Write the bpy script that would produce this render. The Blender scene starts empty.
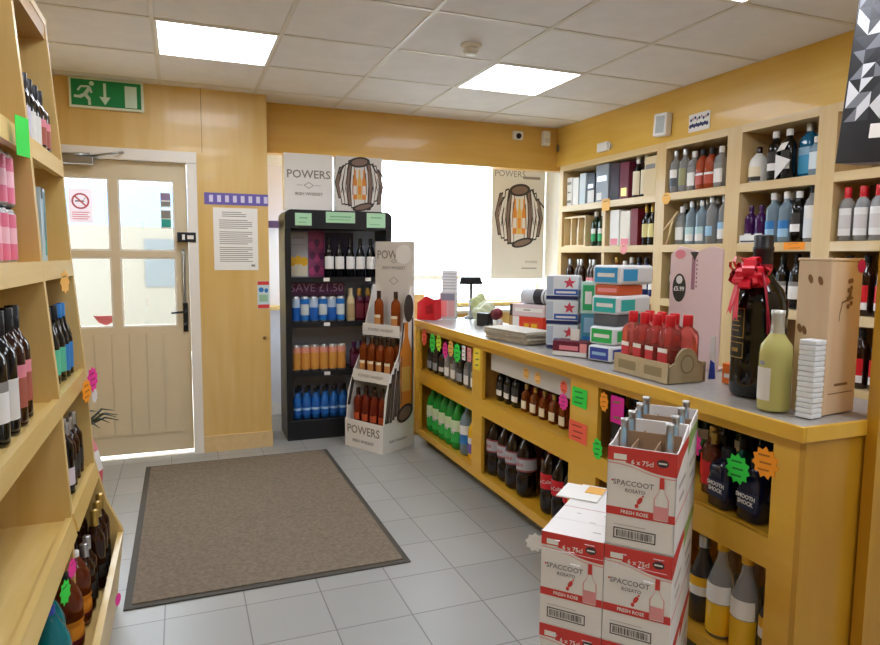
import bpy, bmesh, math, random
from mathutils import Matrix, Vector
random.seed(7)
PI = math.pi
scn = bpy.context.scene
COL = scn.collection

# ------------------------------------------------------------------ materials
def lin(h):
    h = h.lstrip('#')
    o = []
    for i in (0, 2, 4):
        c = int(h[i:i+2], 16) / 255
        o.append(c / 12.92 if c <= .04045 else ((c + .055) / 1.055) ** 2.4)
    return (*o, 1)
_M = {}
def mat(name, col, rough=.5, metal=0, trans=0, ior=1.45, emit=0, coat=0, spec=.5, noise=0, nscale=20, bump=0):
    if name in _M: return _M[name]
    m = bpy.data.materials.new(name); m.use_nodes = True
    nt = m.node_tree; b = nt.nodes['Principled BSDF']
    c = lin(col)
    b.inputs['Base Color'].default_value = c
    b.inputs['Roughness'].default_value = rough
    b.inputs['Metallic'].default_value = metal
    b.inputs['Transmission Weight'].default_value = trans
    b.inputs['IOR'].default_value = ior
    b.inputs['Coat Weight'].default_value = coat
    b.inputs['Specular IOR Level'].default_value = spec
    if emit:
        b.inputs['Emission Color'].default_value = c
        b.inputs['Emission Strength'].default_value = emit
    if noise or bump:
        tc = nt.nodes.new('ShaderNodeTexCoord'); n = nt.nodes.new('ShaderNodeTexNoise')
        n.inputs['Scale'].default_value = nscale; n.inputs['Detail'].default_value = 5
        nt.links.new(tc.outputs['Object'], n.inputs['Vector'])
        if noise:
            r = nt.nodes.new('ShaderNodeMapRange')
            r.inputs['To Min'].default_value = 1 - noise; r.inputs['To Max'].default_value = 1 + noise
            r.inputs['From Min'].default_value = .3; r.inputs['From Max'].default_value = .7
            nt.links.new(n.outputs['Fac'], r.inputs['Value'])
            v = nt.nodes.new('ShaderNodeVectorMath'); v.operation = 'SCALE'
            v.inputs[0].default_value = c[:3]
            nt.links.new(r.outputs['Result'], v.inputs['Scale'])
            nt.links.new(v.outputs[0], b.inputs['Base Color'])
        if bump:
            bp = nt.nodes.new('ShaderNodeBump'); bp.inputs['Strength'].default_value = bump; bp.inputs['Distance'].default_value = .003
            nt.links.new(n.outputs['Fac'], bp.inputs['Height']); nt.links.new(bp.outputs['Normal'], b.inputs['Normal'])
    _M[name] = m
    return m

def wood(name, c1, c2, grain='Z', rough=.35, scale=1.0, coat=.15):
    if name in _M: return _M[name]
    m = bpy.data.materials.new(name); m.use_nodes = True
    nt = m.node_tree; b = nt.nodes['Principled BSDF']; N = nt.nodes.new; Lk = nt.links.new
    tc = N('ShaderNodeTexCoord'); mp = N('ShaderNodeMapping')
    s = {'X': (1.2, 14, 14), 'Y': (14, 1.2, 14), 'Z': (14, 14, 1.2)}[grain]
    mp.inputs['Scale'].default_value = tuple(v * scale for v in s)
    n1 = N('ShaderNodeTexNoise'); n1.inputs['Scale'].default_value = 1.5; n1.inputs['Detail'].default_value = 6; n1.inputs['Distortion'].default_value = .6
    n2 = N('ShaderNodeTexNoise'); n2.inputs['Scale'].default_value = 1.3; n2.inputs['Detail'].default_value = 2
    Lk(tc.outputs['Object'], mp.inputs['Vector']); Lk(mp.outputs[0], n1.inputs['Vector']); Lk(tc.outputs['Object'], n2.inputs['Vector'])
    ad = N('ShaderNodeMath'); ad.operation = 'ADD'; Lk(n1.outputs['Fac'], ad.inputs[0]); Lk(n2.outputs['Fac'], ad.inputs[1])
    cr = N('ShaderNodeValToRGB'); cr.color_ramp.elements[0].position = .38; cr.color_ramp.elements[1].position = .64
    hf = N('ShaderNodeMath'); hf.operation = 'MULTIPLY'; hf.inputs[1].default_value = .5; Lk(ad.outputs[0], hf.inputs[0])
    cr.color_ramp.elements[0].color = lin(c1); cr.color_ramp.elements[1].color = lin(c2)
    Lk(hf.outputs[0], cr.inputs['Fac']); Lk(cr.outputs['Color'], b.inputs['Base Color'])
    b.inputs['Roughness'].default_value = rough; b.inputs['Coat Weight'].default_value = coat
    _M[name] = m
    return m

def clear(name, col, rough=.02, ior=1.4):
    return mat(name, col, rough=rough, trans=1, ior=ior)

def pane_glass():
    if 'pane' in _M: return _M['pane']
    m = bpy.data.materials.new('window_glass'); m.use_nodes = True; nt = m.node_tree
    nt.nodes.remove(nt.nodes['Principled BSDF'])
    t = nt.nodes.new('ShaderNodeBsdfTransparent'); t.inputs[0].default_value = (.96, .98, 1, 1)
    g = nt.nodes.new('ShaderNodeBsdfGlossy'); g.inputs['Roughness'].default_value = .02
    x = nt.nodes.new('ShaderNodeMixShader'); x.inputs[0].default_value = .06
    nt.links.new(t.outputs[0], x.inputs[1]); nt.links.new(g.outputs[0], x.inputs[2])
    nt.links.new(x.outputs[0], nt.nodes['Material Output'].inputs[0])
    _M['pane'] = m
    return m

def tile_floor():
    m = bpy.data.materials.new('floor_tiles'); m.use_nodes = True
    nt = m.node_tree; b = nt.nodes['Principled BSDF']; N = nt.nodes.new; Lk = nt.links.new
    tc = N('ShaderNodeTexCoord'); mp = N('ShaderNodeMapping'); mp.inputs['Location'].default_value = (-.203 + .3, -2.303 + 2.4, 0)
    br = N('ShaderNodeTexBrick'); br.offset = 0; br.inputs['Scale'].default_value = 1
    br.inputs['Brick Width'].default_value = .3; br.inputs['Row Height'].default_value = .3
    br.inputs['Mortar Size'].default_value = .0028; br.inputs['Mortar Smooth'].default_value = .2; br.inputs['Bias'].default_value = 0
    br.inputs['Color1'].default_value = lin('9fa19e'); br.inputs['Color2'].default_value = lin('a7a8a5'); br.inputs['Mortar'].default_value = lin('757571')
    Lk(tc.outputs['Object'], mp.inputs[0]); Lk(mp.outputs[0], br.inputs['Vector'])
    n = N('ShaderNodeTexNoise'); n.inputs['Scale'].default_value = 2.2; n.inputs['Detail'].default_value = 6; Lk(tc.outputs['Object'], n.inputs['Vector'])
    r = N('ShaderNodeMapRange'); r.inputs['To Min'].default_value = .92; r.inputs['To Max'].default_value = 1.06; Lk(n.outputs['Fac'], r.inputs['Value'])
    v = N('ShaderNodeVectorMath'); v.operation = 'SCALE'; Lk(br.outputs['Color'], v.inputs[0]); Lk(r.outputs[0], v.inputs['Scale'])
    Lk(v.outputs[0], b.inputs['Base Color']); b.inputs['Roughness'].default_value = .38
    bp = N('ShaderNodeBump'); bp.inputs['Strength'].default_value = .3; bp.inputs['Distance'].default_value = .001; bp.invert = True
    Lk(br.outputs['Fac'], bp.inputs['Height']); Lk(bp.outputs[0], b.inputs['Normal'])
    return m

WALLW = wood('wall_laminate', 'd8b264', 'e4c686', 'Z', .32, .6)
WALLH = wood('fascia_laminate', 'd9ab42', 'e4be60', 'Y', .35, .6)
BULK = wood('bulkhead_laminate', 'cf9f42', 'daaf58', 'X', .35, .6)
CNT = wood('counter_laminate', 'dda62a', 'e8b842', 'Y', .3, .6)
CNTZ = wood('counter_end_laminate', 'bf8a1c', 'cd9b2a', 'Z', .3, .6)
BEECH = wood('beech_board', 'd8bc86', 'e3cb9c', 'Y', .4)
BEECHZ = wood('beech_upright', 'd4b57c', 'e0c694', 'Z', .4)
BACKB = wood('shelf_back', '86684a', '957656', 'Y', .6, .8, 0)
LEFTW = wood('left_unit_wood', 'd8b468', 'e3c484', 'Z', .38)
LEFTY = wood('left_unit_shelf_wood', 'd8b562', 'e6c884', 'Y', .35)
PINE = wood('pine_box_wood', 'dfc09a', 'e9d2b2', 'Z', .55, .8, 0)
CRATE = wood('crate_wood', 'bba983', 'c9b996', 'Y', .6, 1.2, 0)
WHITE = mat('white_paint', 'eeece6', .45)
CREAMD = mat('cream_door_paint', 'd9cdb0', .45)
CARD = mat('white_card', 'ecebe8', .55)
CARDG = mat('stone_card', 'dcd8d2', .55)
PAPER = mat('white_paper', 'f2f2ee', .6)
BLACK = mat('black_plastic', '17181c', .4)
RACKM = mat('rack_black', '14161b', .35)
CHROME = mat('brushed_metal', 'a9a9a6', .3, 1)
INK = mat('dark_ink', '3a3630', .6)
INKG = mat('grey_ink', '8d8b86', .6)
NG = mat('neon_green', '35e04a', .6); NP = mat('neon_pink', 'f0379c', .6); NO = mat('neon_orange', 'ffa01e', .6)
NR = mat('neon_red', 'fb6a4c', .6); NY = mat('neon_yellow', 'f5dc3c', .6); NL = mat('neon_lime', 'c8ec3a', .6)
PEACH = mat('faded_orange', 'f2b95c', .6); MAG = mat('magenta_card', 'dc1f96', .6); PALEP = mat('pale_pink_card', 'f09a9a', .6)
RED = mat('red_print', 'd93a36', .5); REDL = mat('bright_red', 'd5202c', .35)
GREY = mat('grey_plastic', '8e8f90', .45)
TIN = mat('silver_foil', 'c3c6c8', .28, .85)
GOLD = mat('gold_foil', 'c9a85a', .3, .8)
CREAM = mat('cream_label', 'eadfc2', .6)
AMBER_L = mat('amber_label', 'dd8c28', .55)
NAVY = mat('navy_card', '1f2b5e', .5)
BLUE = mat('blue_print', '2f7fc6', .45)
LBLUE = mat('light_blue_print', '9cc6e2', .5)
TEAL = mat('teal_print', '2fa59a', .5)
GRNP = mat('green_print', '2ea866', .5)
MAROON = mat('maroon_card', '6b1f34', .5)
PURPLE = mat('purple_card', '7a63ae', .55)
YELLP = mat('yellow_print', 'f0b822', .5)
PINKC = mat('pink_card', 'efd6d6', .6)
PINKL = mat('pink_print', 'e58a97', .55)
TAN = mat('tan_card', 'b98f55', .65)
# glass
G_BLACK = mat('black_glass', '0b0b0c', .06, coat=.3)
G_BROWN = mat('brown_glass', '2c130a', .06, coat=.3)
G_GREEN = mat('dark_green_glass', '10331c', .06, coat=.3)
G_MIDG = mat('green_glass', '1f7a35', .08, trans=.5)
G_CLEAR = mat('clear_glass', 'f6fafc', .03, trans=.74, ior=1.2)
G_AMBER = mat('amber_spirit', 'd2691e', .04, trans=.75, ior=1.35)
G_ORNG = mat('orange_spirit', 'c8562e', .05, trans=.4, ior=1.35)
G_ROSE = mat('pink_spirit', 'ff837a', .03, trans=.75, ior=1.16)
G_BLUE = mat('blue_glass', '2f93c8', .05, trans=.55)
G_PBLUE = mat('pale_blue_glass', 'c4e0f2', .04, trans=.65, ior=1.25)
G_PURP = mat('purple_glass', '4a1c5c', .06, trans=.2)
G_PURPR = mat('berry_drink', '5a1730', .08, trans=.2)
G_COLA = mat('cola_drink', '170a09', .12, coat=.2)
G_GRN = mat('lemonade_green', '1fae3c', .08, trans=.35)
G_TEALP = mat('teal_drink', '18a0ae', .06, trans=.55)
G_WHWINE = mat('white_wine', 'fff89c', .03, trans=.5, ior=1.2)
G_WHITE = mat('white_glaze', 'eceeea', .18)
G_YEL = mat('yellow_drink', 'f8c426', .08, trans=.05)
G_CIDER = mat('cider_drink', '8a3c1c', .08, trans=.55)
G_GREY = mat('smoke_glass', '4c4a4c', .06, trans=.5)

# ------------------------------------------------------------------ object helpers
def link(o, parent=None):
    COL.objects.link(o)
    if parent is not None: o.parent = parent
    return o
def tag(o, label, cat, group=None):
    o['label'] = label; o['category'] = cat
    if group: o['group'] = group
    return o
def thing(name, label, cat, loc=(0, 0, 0), rz=0, group=None):
    o = bpy.data.objects.new(name, None); o.empty_display_size = .05
    o.location = loc; o.rotation_euler = (0, 0, rz)
    link(o); tag(o, label, cat, group)
    return o

class MB:
    """collects shapes into ONE mesh; m = material slot"""
    def __init__(s): s.bm = bmesh.new()
    def _set(s, fs, m):
        for f in fs: f.material_index = m
    def box(s, x0, x1, y0, y1, z0, z1, m=0, bev=0, M=None):
        bm = s.bm
        vs = [bm.verts.new((x, y, z)) for z in (z0, z1) for y in (y0, y1) for x in (x0, x1)]
        fs = [bm.faces.new([vs[i] for i in q]) for q in ((0, 2, 3, 1), (4, 5, 7, 6), (0, 1, 5, 4), (2, 6, 7, 3), (0, 4, 6, 2), (1, 3, 7, 5))]
        s._set(fs, m)
        if M is not None:
            for v in vs: v.co = M @ v.co
        if bev:
            es = list({e for f in fs for e in f.edges})
            r = bmesh.ops.bevel(bm, geom=es, offset=bev, segments=2, affect='EDGES', profile=.5)
            s._set(r['faces'], m)
        return s
    def lathe(s, prof, seg=18, m=0, c=(0, 0, 0), n=2, a0=None, a1=None, mats=None, sx=1, sy=1):
        bm = s.bm; closed = a0 is None
        na = seg if closed else seg + 1
        def ring(p):
            r, z = p[0], p[1]; ex = p[2] if len(p) > 2 else n
            if r < 1e-6: return [bm.verts.new((c[0], c[1], c[2] + z))]
            out = []
            for k in range(na):
                a = 2 * PI * k / seg if closed else a0 + (a1 - a0) * k / seg
                ca, sa = math.cos(a), math.sin(a)
                q = 1 if ex == 2 else (abs(ca) ** ex + abs(sa) ** ex) ** (-1 / ex)
                out.append(bm.verts.new((c[0] + r * q * ca * sx, c[1] + r * q * sa * sy, c[2] + z)))
            return out
        prev = None
        for i, p in enumerate(prof):
            cur = ring(p)
            if prev is not None:
                mi = mats[i - 1] if mats else m
                cnt = seg
                for k in range(cnt):
                    k2 = (k + 1) % na if closed else k + 1
                    if len(prev) == 1 and len(cur) == 1: break
                    if len(prev) == 1: f = bm.faces.new((prev[0], cur[k], cur[k2]))
                    elif len(cur) == 1: f = bm.faces.new((prev[k], cur[0], prev[k2]))
                    else: f = bm.faces.new((prev[k], prev[k2], cur[k2], cur[k]))
                    f.material_index = mi; f.smooth = True
            prev = cur
        return s
    def prism(s, pts, d0, d1, m=0, M=None, side=None):
        """polygon pts (u,v) in the local X-Z plane, from y=d0 (front) to y=d1"""
        bm = s.bm
        a = [bm.verts.new((u, d0, v)) for u, v in pts]; b = [bm.verts.new((u, d1, v)) for u, v in pts]
        f1 = bm.faces.new(a); f2 = bm.faces.new(list(reversed(b))); n = len(pts)
        fs = [bm.faces.new((a[(i + 1) % n], a[i], b[i], b[(i + 1) % n])) for i in range(n)]
        f1.material_index = f2.material_index = m; s._set(fs, m if side is None else side)
        if M is not None:
            for v in a + b: v.co = M @ v.co
        return s
    def flat(s, pts, y, m=0, M=None):
        vs = [s.bm.verts.new((u, y, v)) for u, v in pts]
        f = s.bm.faces.new(vs); f.material_index = m
        if M is not None:
            for v in vs: v.co = M @ v.co
        return s
    def rect(s, u0, u1, v0, v1, y, m=0, M=None): return s.flat([(u0, v0), (u1, v0), (u1, v1), (u0, v1)], y, m, M)
    def ell(s, cu, cv, ru, rv, y, m=0, rot=0, seg=24, M=None):
        pts = []
        for k in range(seg):
            a = 2 * PI * k / seg; u, v = ru * math.cos(a), rv * math.sin(a)
            pts.append((cu + u * math.cos(rot) - v * math.sin(rot), cv + u * math.sin(rot) + v * math.cos(rot)))
        return s.flat(pts, y, m, M)
    def bar(s, u0, v0, u1, v1, w, y, m=0, M=None):
        dx, dy = u1 - u0, v1 - v0; L = math.hypot(dx, dy) or 1; px, py = -dy / L * w / 2, dx / L * w / 2
        return s.flat([(u0 + px, v0 + py), (u1 + px, v1 + py), (u1 - px, v1 - py), (u0 - px, v0 - py)], y, m, M)
    def tube(s, pts, r, seg=8, m=0):
        bm = s.bm; P = [Vector(p) for p in pts]; rings = []
        for i, p in enumerate(P):
            t = (P[min(i + 1, len(P) - 1)] - P[max(i - 1, 0)]).normalized()
            up = Vector((0, 0, 1)) if abs(t.z) < .9 else Vector((1, 0, 0))
            a = t.cross(up).normalized(); b = t.cross(a)
            rr = r[i] if isinstance(r, (list, tuple)) else r
            rings.append([bm.verts.new(p + rr * (math.cos(2 * PI * k / seg) * a + math.sin(2 * PI * k / seg) * b)) for k in range(seg)])
        for A, B in zip(rings, rings[1:]):
            for k in range(seg):
                f = bm.faces.new((A[k], A[(k + 1) % seg], B[(k + 1) % seg], B[k])); f.smooth = True; f.material_index = m
        for e in (rings[0], rings[-1]):
            f = bm.faces.new(e); f.material_index = m
        return s
    def mesh(s, name, mats):
        bmesh.ops.recalc_face_normals(s.bm, faces=s.bm.faces)
        me = bpy.data.meshes.new(name); s.bm.to_mesh(me); s.bm.free()
        for x in (mats if isinstance(mats, (list, tuple)) else [mats]): me.materials.append(x)
        return me
    def build(s, name, mats, parent=None, loc=(0, 0, 0), rz=0):
        o = bpy.data.objects.new(name, s.mesh(name, mats)); o.location = loc; o.rotation_euler = (0, 0, rz)
        return link(o, parent)

def struct(name, mb, mats, parent=None, loc=(0, 0, 0), rz=0):
    o = mb.build(name, mats, parent, loc, rz)
    if parent is None: o['kind'] = 'structure'
    return o

def text(name, body, size, m, parent, loc, rz=0, ry=0, sx=1, align='CENTER', bold=0, tilt=0, bend=0):
    cu = bpy.data.curves.new(name, 'FONT'); cu.body = body; cu.size = size; cu.align_x = align; cu.align_y = 'CENTER'
    cu.extrude = .0003; cu.offset = bold; cu.resolution_u = 2
    t = bpy.data.objects.new('tmp', cu); COL.objects.link(t)
    bpy.context.view_layer.update()
    me = bpy.data.meshes.new_from_object(t.evaluated_get(bpy.context.evaluated_depsgraph_get()))
    bpy.data.objects.remove(t)
    me.transform(Matrix.Rotation(PI / 2, 4, 'X') @ Matrix.Rotation(tilt, 4, 'Z') @ Matrix.Diagonal((sx, 1, 1, 1)))
    if bend:   # lettering that follows a round label of radius bend
        for v in me.vertices:
            a = v.co.x / bend; rr = bend - v.co.y; v.co.x, v.co.y = rr * math.sin(a), -rr * math.cos(a)
    me.materials.clear(); me.materials.append(m)
    o = bpy.data.objects.new(name, me); o.location = loc; o.rotation_euler = (0, ry, rz)
    return link(o, parent)

ORD = 'first second third fourth fifth sixth seventh eighth ninth tenth eleventh twelfth thirteenth fourteenth'.split()

# ------------------------------------------------------------------ camera
cam = bpy.data.cameras.new('camera'); camo = bpy.data.objects.new('camera', cam); link(camo)
cam.sensor_fit = 'HORIZONTAL'; cam.sensor_width = 36; cam.lens = 656.36 * 36 / 880; cam.clip_start = .02
yw, pt, rl = .3753, .1003, .0086
f = Vector((math.sin(yw) * math.cos(pt), math.cos(yw) * math.cos(pt), -math.sin(pt)))
r = Vector((math.cos(yw), -math.sin(yw), 0)); u = r.cross(f)
r, u = math.cos(rl) * r + math.sin(rl) * u, -math.sin(rl) * r + math.cos(rl) * u
M = Matrix((r, u, -f)).transposed().to_4x4(); M.translation = (0, 0, 1.3927)
camo.matrix_world = M
scn.camera = camo

# ------------------------------------------------------------------ the setting
H = 2.5; YD = 4.82; YB = 5.04; YW = 5.8; XR = 3.36; XL = -.97; YN = -2.2
struct('floor', MB().box(XL - .1, XR + .1, YN - .1, YW + .1, -.06, 0), tile_floor())
struct('wall_left', MB().box(XL - .1, XL, YN, YD + .15, 0, H), WALLW)
struct('wall_right', MB().box(XR, XR + .1, YN, YW + .1, 0, H), mat('right_wall_paint', 'e6e4de', .6))
struct('wall_rear', MB().box(XL - .1, XR + .1, YN - .1, YN, 0, H), mat('rear_wall_paint', 'dcc48e', .6))
w = MB()
w.box(XL - .1, -.92, YD, YD + .12, 0, H); w.box(-.92, .116, YD, YD + .12, 2.07, H)
w.box(.116, .585, YD, YW, 0, H)
struct('wall_back', w, WALLW)
struct('wall_bulkhead', MB().box(.585, XR, YB, YB + .1, 2.14, H), BULK)
# window wall of the recess: white reveals, low wall, glass
w = MB()
w.box(.585, XR, YW, YW + .1, 0, .93); w.box(.585, .98, YW, YW + .1, .93, H); w.box(.98, XR, YW, YW + .1, 2.36, H)
struct('wall_window', w, mat('recess_paint', 'e4e6ea', .6))
wf = MB()
for x in (.98, 3.31): wf.box(x, x + .05, YW + .01, YW + .07, .93, 2.36)
for z in (.93, 1.17, 2.31): wf.box(.98, XR, YW + .012, YW + .068, z, z + .045)
win = struct('window_1', wf, WHITE)
MB().box(1.0, XR, YW + .035, YW + .041, .95, 2.34).build('window_pane', pane_glass(), win)
struct('trim_1', MB().box(.6, XR, YW - .14, YW, .93, .96), LEFTY)            # window board
struct('trim_2', MB().box(3.06, XR, 5.0, YW, 2.30, 2.36), WHITE)
struct('baseboard_back', MB().box(.118, .59, YD - .014, YD, 0, .115), BEECH)
struct('baseboard_window', MB().box(.59, XR, YW - .012, YW, 0, .1), WHITE)
struct('wall_fascia', MB().box(3.06, 3.1, 1.28, 5.04, 2.17, H), WHITE if 0 else WALLH)
# pillar at the near end of the counter
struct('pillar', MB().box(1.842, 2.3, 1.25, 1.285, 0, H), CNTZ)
# ceiling : tiles and T bars
XA, YA = 1.105, 2.894
ctile = mat('ceiling_tile', 'e6e5e8', .85, noise=.03, nscale=9)
lights = [(1.705, 3.494), (-.095, 3.494), (1.705, 1.694), (-.095, 1.694), (1.705, .494), (-.095, -.706), (1.705, -.706)]  # panels overhead and behind the viewer are added, out of view
nxs = range(-5, 5); nys = range(-10, 6)
c = MB()
for i in nxs:
    for j in nys:
        x, y = XA + .6 * i, YA + .6 * j
        if any(abs(x - a) < .01 and abs(y - b) < .01 for a, b in lights): continue
        x0, x1, y0, y1 = max(x, XL - .1), min(x + .6, XR + .1), max(y, YN - .1), min(y + .6, YW + .1)
        if x1 - x0 > .01 and y1 - y0 > .01: c.box(x0, x1, y0, y1, H, H + .02)
c.box(XL - .1, XR + .1, YN - .1, YW + .1, H + .1, H + .14)
struct('ceiling', c, ctile)
t = MB()
for i in nxs:
    x = XA + .6 * i
    if XL < x < 2.6: t.box(x - .011, x + .011, YN, YW, H - .004, H + .002)
for j in nys:
    y = YA + .6 * j
    if YN < y < YW: t.box(XL, XR, y - .011, y + .011, H - .0036, H + .002)
struct('trim_3', t, mat('ceiling_grid', 'd8d4ce', .5))
lm = mat('light_diffuser', 'f1f5ff', .5, emit=9.0)
LPOS = ['square ceiling light nearest the till side of the back window', 'square ceiling light above the approach to the door',
        'square ceiling light cut by the top edge over the counter', 'square ceiling light added unseen over the near shop floor',
        'square ceiling light added unseen above the near end of the counter', 'square ceiling light added unseen behind the viewer by the shelves', 'square ceiling light added unseen behind the viewer by the counter']
for (x, y), lab in zip(lights, LPOS):
    o = thing('ceiling_light', 'glowing white ' + lab, 'light', (x + .3, y + .3, H), 0, 'recessed ceiling lights')
    fr = MB()
    for a, b, c2, d in ((-.295, .295, -.295, -.28), (-.295, .295, .28, .295), (-.295, -.28, -.28, .28), (.28, .295, -.28, .28)): fr.box(a, b, c2, d, -.006, .02)
    fr.build('frame', WHITE, o)
    MB().box(-.28, .28, -.28, .28, -.003, .012).build('diffuser', lm, o)
# ------------------------------------------------------------------ door
d = thing('door_1', '', 'x'); del d['label']; del d['category']; d['kind'] = 'structure'; d.location = (0, YD, 0)
fr = MB(); fr.box(.052, .116, -.02, .1, 0, 2.0); fr.box(-.92, -.857, -.02, .1, 0, 2.0); fr.box(-.92, .116, -.02, .1, 2.003, 2.075)
fr.build('door_frame', WHITE, d)
lf = MB(); Y0, Y1 = .03, .075
lf.box(-.855, .05, Y0, Y1, 0.028, .90); lf.box(-.855, .05, Y0, Y1, 1.885, 2.0); lf.box(-.775, -.425, Y0, Y1, 1.37, 1.41); lf.box(-.375, -.03, Y0, Y1, 1.37, 1.41)
for a, b in ((-.855, -.775), (-.425, -.375), (-.03, .05)): lf.box(a, b, Y0, Y1, .90, 1.885)
for k in range(7):   # tongue and groove boards of the lower half
    x = -.76 + k * .106; lf.box(x, x + .1, Y0 - .006, Y0, .16, .86)
lf.build('door_leaf', CREAMD, d)
for k, (x0, x1, z0, z1) in enumerate(((-.775, -.425, 1.41, 1.885), (-.375, -.03, 1.41, 1.885), (-.775, -.425, .90, 1.37), (-.375, -.03, .90, 1.37))):
    MB().box(x0, x1, .05, .056, z0, z1).build('door_pane', pane_glass(), d)
    g = MB()
    for a, b, c2, e in ((x0, x0 + .012, z0, z1), (x1 - .012, x1, z0, z1), (x0 + .012, x1 - .012, z0, z0 + .012), (x0 + .012, x1 - .012, z1 - .012, z1)): g.box(a, b, Y0 + .004, Y0 + .02, c2, e)
    g.build('glazing_bead', WHITE, d)
MB().box(-.86, .05, .0, .1, -.005, .004).build('threshold', mat('daylit_aluminium', 'f0f0f0', .25, .4), d)  # near-white metal puts the daylight glowing under the leaf into the colour
h = MB(); h.tube([(.018, .0, 1.42), (.018, -.012, 1.40), (.018, -.012, 1.08)], .006, 8); h.box(.006, .03, .02, .031, 1.06, 1.43)
h.build('pull_handle', CHROME, d)
h = MB(); h.box(.004, .036, .018, .03, .86, 1.06, bev=.004); h.tube([(.02, .02, 1.0), (.02, -.02, 1.0), (-.07, -.02, .995)], .008, 8); h.lathe([(0, 0), (.01, 0), (.01, .02), (0, .02)], 10, c=(.02, .005, .90))
h.build('door_lever', BLACK, d)
lk = MB().box(-.02, .1, -.03, .03, 1.475, 1.54, 0, .004)
lk = lk.build('door_lock', BLACK, d)
l2 = MB(); l2.rect(.012, .03, 1.49, 1.525, -.0315); l2.rect(.045, .085, 1.495, 1.52, -.0315); l2.build('lock_print', CARD, lk)
cl = MB(); cl.box(-.72, -.5, -.06, -.0, 1.955, 2.005, bev=.006)
cl.tube([(-.52, -.03, 2.01), (-.36, -.1, 2.03), (-.33, -.03, 2.045)], .008, 8); cl.tube([(-.7, -.03, 2.01), (-.52, -.03, 2.02)], .012, 8)
cl.build('door_closer', CHROME, d)
struct('trim_4', MB().box(.152, .156, YD - .0012, YD, 2.078, H), mat('panel_joint', '9c7434', .6))
# stickers on the door glass
o = MB().box(-.665, -.525, -.002, 0, 1.59, 1.81).build('no_smoking_sign', mat('backlit_card', 'f6e2e2', 1, trans=.6), None, (0, YD + .048, 0)); tag(o, 'white no smoking sticker with red circle on the upper door pane', 'sign')
p = MB(); cx, cz = -.595, 1.73
for k in range(24):
    a, b = 2 * PI * k / 24, 2 * PI * (k + 1) / 24
    p.flat([(cx + .052 * math.cos(a), cz + .052 * math.sin(a)), (cx + .052 * math.cos(b), cz + .052 * math.sin(b)), (cx + .041 * math.cos(b), cz + .041 * math.sin(b)), (cx + .041 * math.cos(a), cz + .041 * math.sin(a))], -.0035, 0)
p.bar(cx - .03, cz + .03, cx + .03, cz - .03, .01, -.0037, 0); p.rect(cx - .03, cx + .022, cz - .005, cz + .005, -.003, 1); p.bar(cx + .02, cz + .01, cx + .03, cz + .022, .004, -.003, 1)
for k in range(4): p.rect(cx - .05, cx + .05 - .01 * (k % 2), 1.655 - .014 * k, 1.661 - .014 * k, -.003, 2)
p.build('prohibition_print', [mat('sign_red', 'c0504e', .5), mat('faint_ink', '8a6a6a', .6), PINKL], o)
def sticker(name, label, x0, x1, z0, z1, rows, y=YD + .049, cat='sticker', base=CARD):
    b = MB().box(x0, x1, y - .0015, y, z0, z1, 0); ms = [base]
    for (a, c2, m) in rows:
        if m not in ms: ms.append(m)
        b.rect(x0 + .004, x1 - .004, z0 + (z1 - z0) * a, z0 + (z1 - z0) * c2, y - .0022, ms.index(m))
    o = b.build(name, ms); return tag(o, label, cat)
sticker('door_sticker', 'purple and grey notice sticker at the top of the door glass near the lock', -.118, -.052, 1.705, 1.805, [(.5, .95, mat('mauve_print', '9a86a6', .5)), (.1, .4, INKG)])
sticker('door_sticker', 'green and grey notice sticker below the purple one on the door glass', -.118, -.052, 1.565, 1.69, [(.55, .95, INKG), (.08, .5, TEAL)])
e = MB(); e.prism([(-.55, .98), (-.44, .98), (-.41, .965), (-.44, .935), (-.475, .915), (-.52, .935)], -.002, 0)
tag(e.build('red_sticker', mat('faded_red', 'd9737a', .5), None, (0, YD + .049, 0)), 'small red wedge sticker low on the hinge side door pane', 'sticker')
# outside
struct('ground_outside', MB().box(-14, 16, YW + .12, 26, -.25, -.15), mat('outside_paving', 'b9b6b0', .8))
struct('pavement_outside', MB().box(-4, -.02 + .136, YD + .13, YW + .12, -.15, -.01), mat('outside_step', 'b5b2ac', .8))
b = thing('building', 'pale rendered building with a blue fascia seen through the shop door', 'building', (-3.5, 13.5, -.15))
MB().box(-6, 5, 0, 4, 0, 5.2).build('walls', mat('pale_render', 'e3e6e8', .8), b)
MB().box(-4, 4.6, -.08, 0, 2.0, 2.8).build('fascia', mat('pale_blue_fascia', '5a86a8', .6), b)
MB().box(-3, 4.2, -.05, 0, .5, 2.1).build('shop_window', mat('outside_window', '9fb4c0', .3), b)
b = thing('van', 'pale grey van parked outside behind the lower door pane', 'vehicle', (-.75, 8.6, -.15))
vb = MB(); vb.prism([(-1.9, .35), (2.2, .35), (2.25, 1.0), (1.75, 1.15), (1.25, 1.85), (-1.9, 1.9)], 0, 1.7); vb.build('van_body', mat('van_paint', '5c574c', .5), b)
MB().prism([(.35, 1.15), (1.5, 1.15), (1.15, 1.72), (.35, 1.72)], -.01, .02).build('side_window', mat('van_glass', '4a4f50', .3), b)
for x in (-1.2, 1.5):
    MB().lathe([(0, -.1), (.33, -.1), (.33, .1), (0, .1)], 24).build('wheel', BLACK, b, (x, .12, .33)).rotation_euler = (PI / 2, 0, 0)
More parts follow.
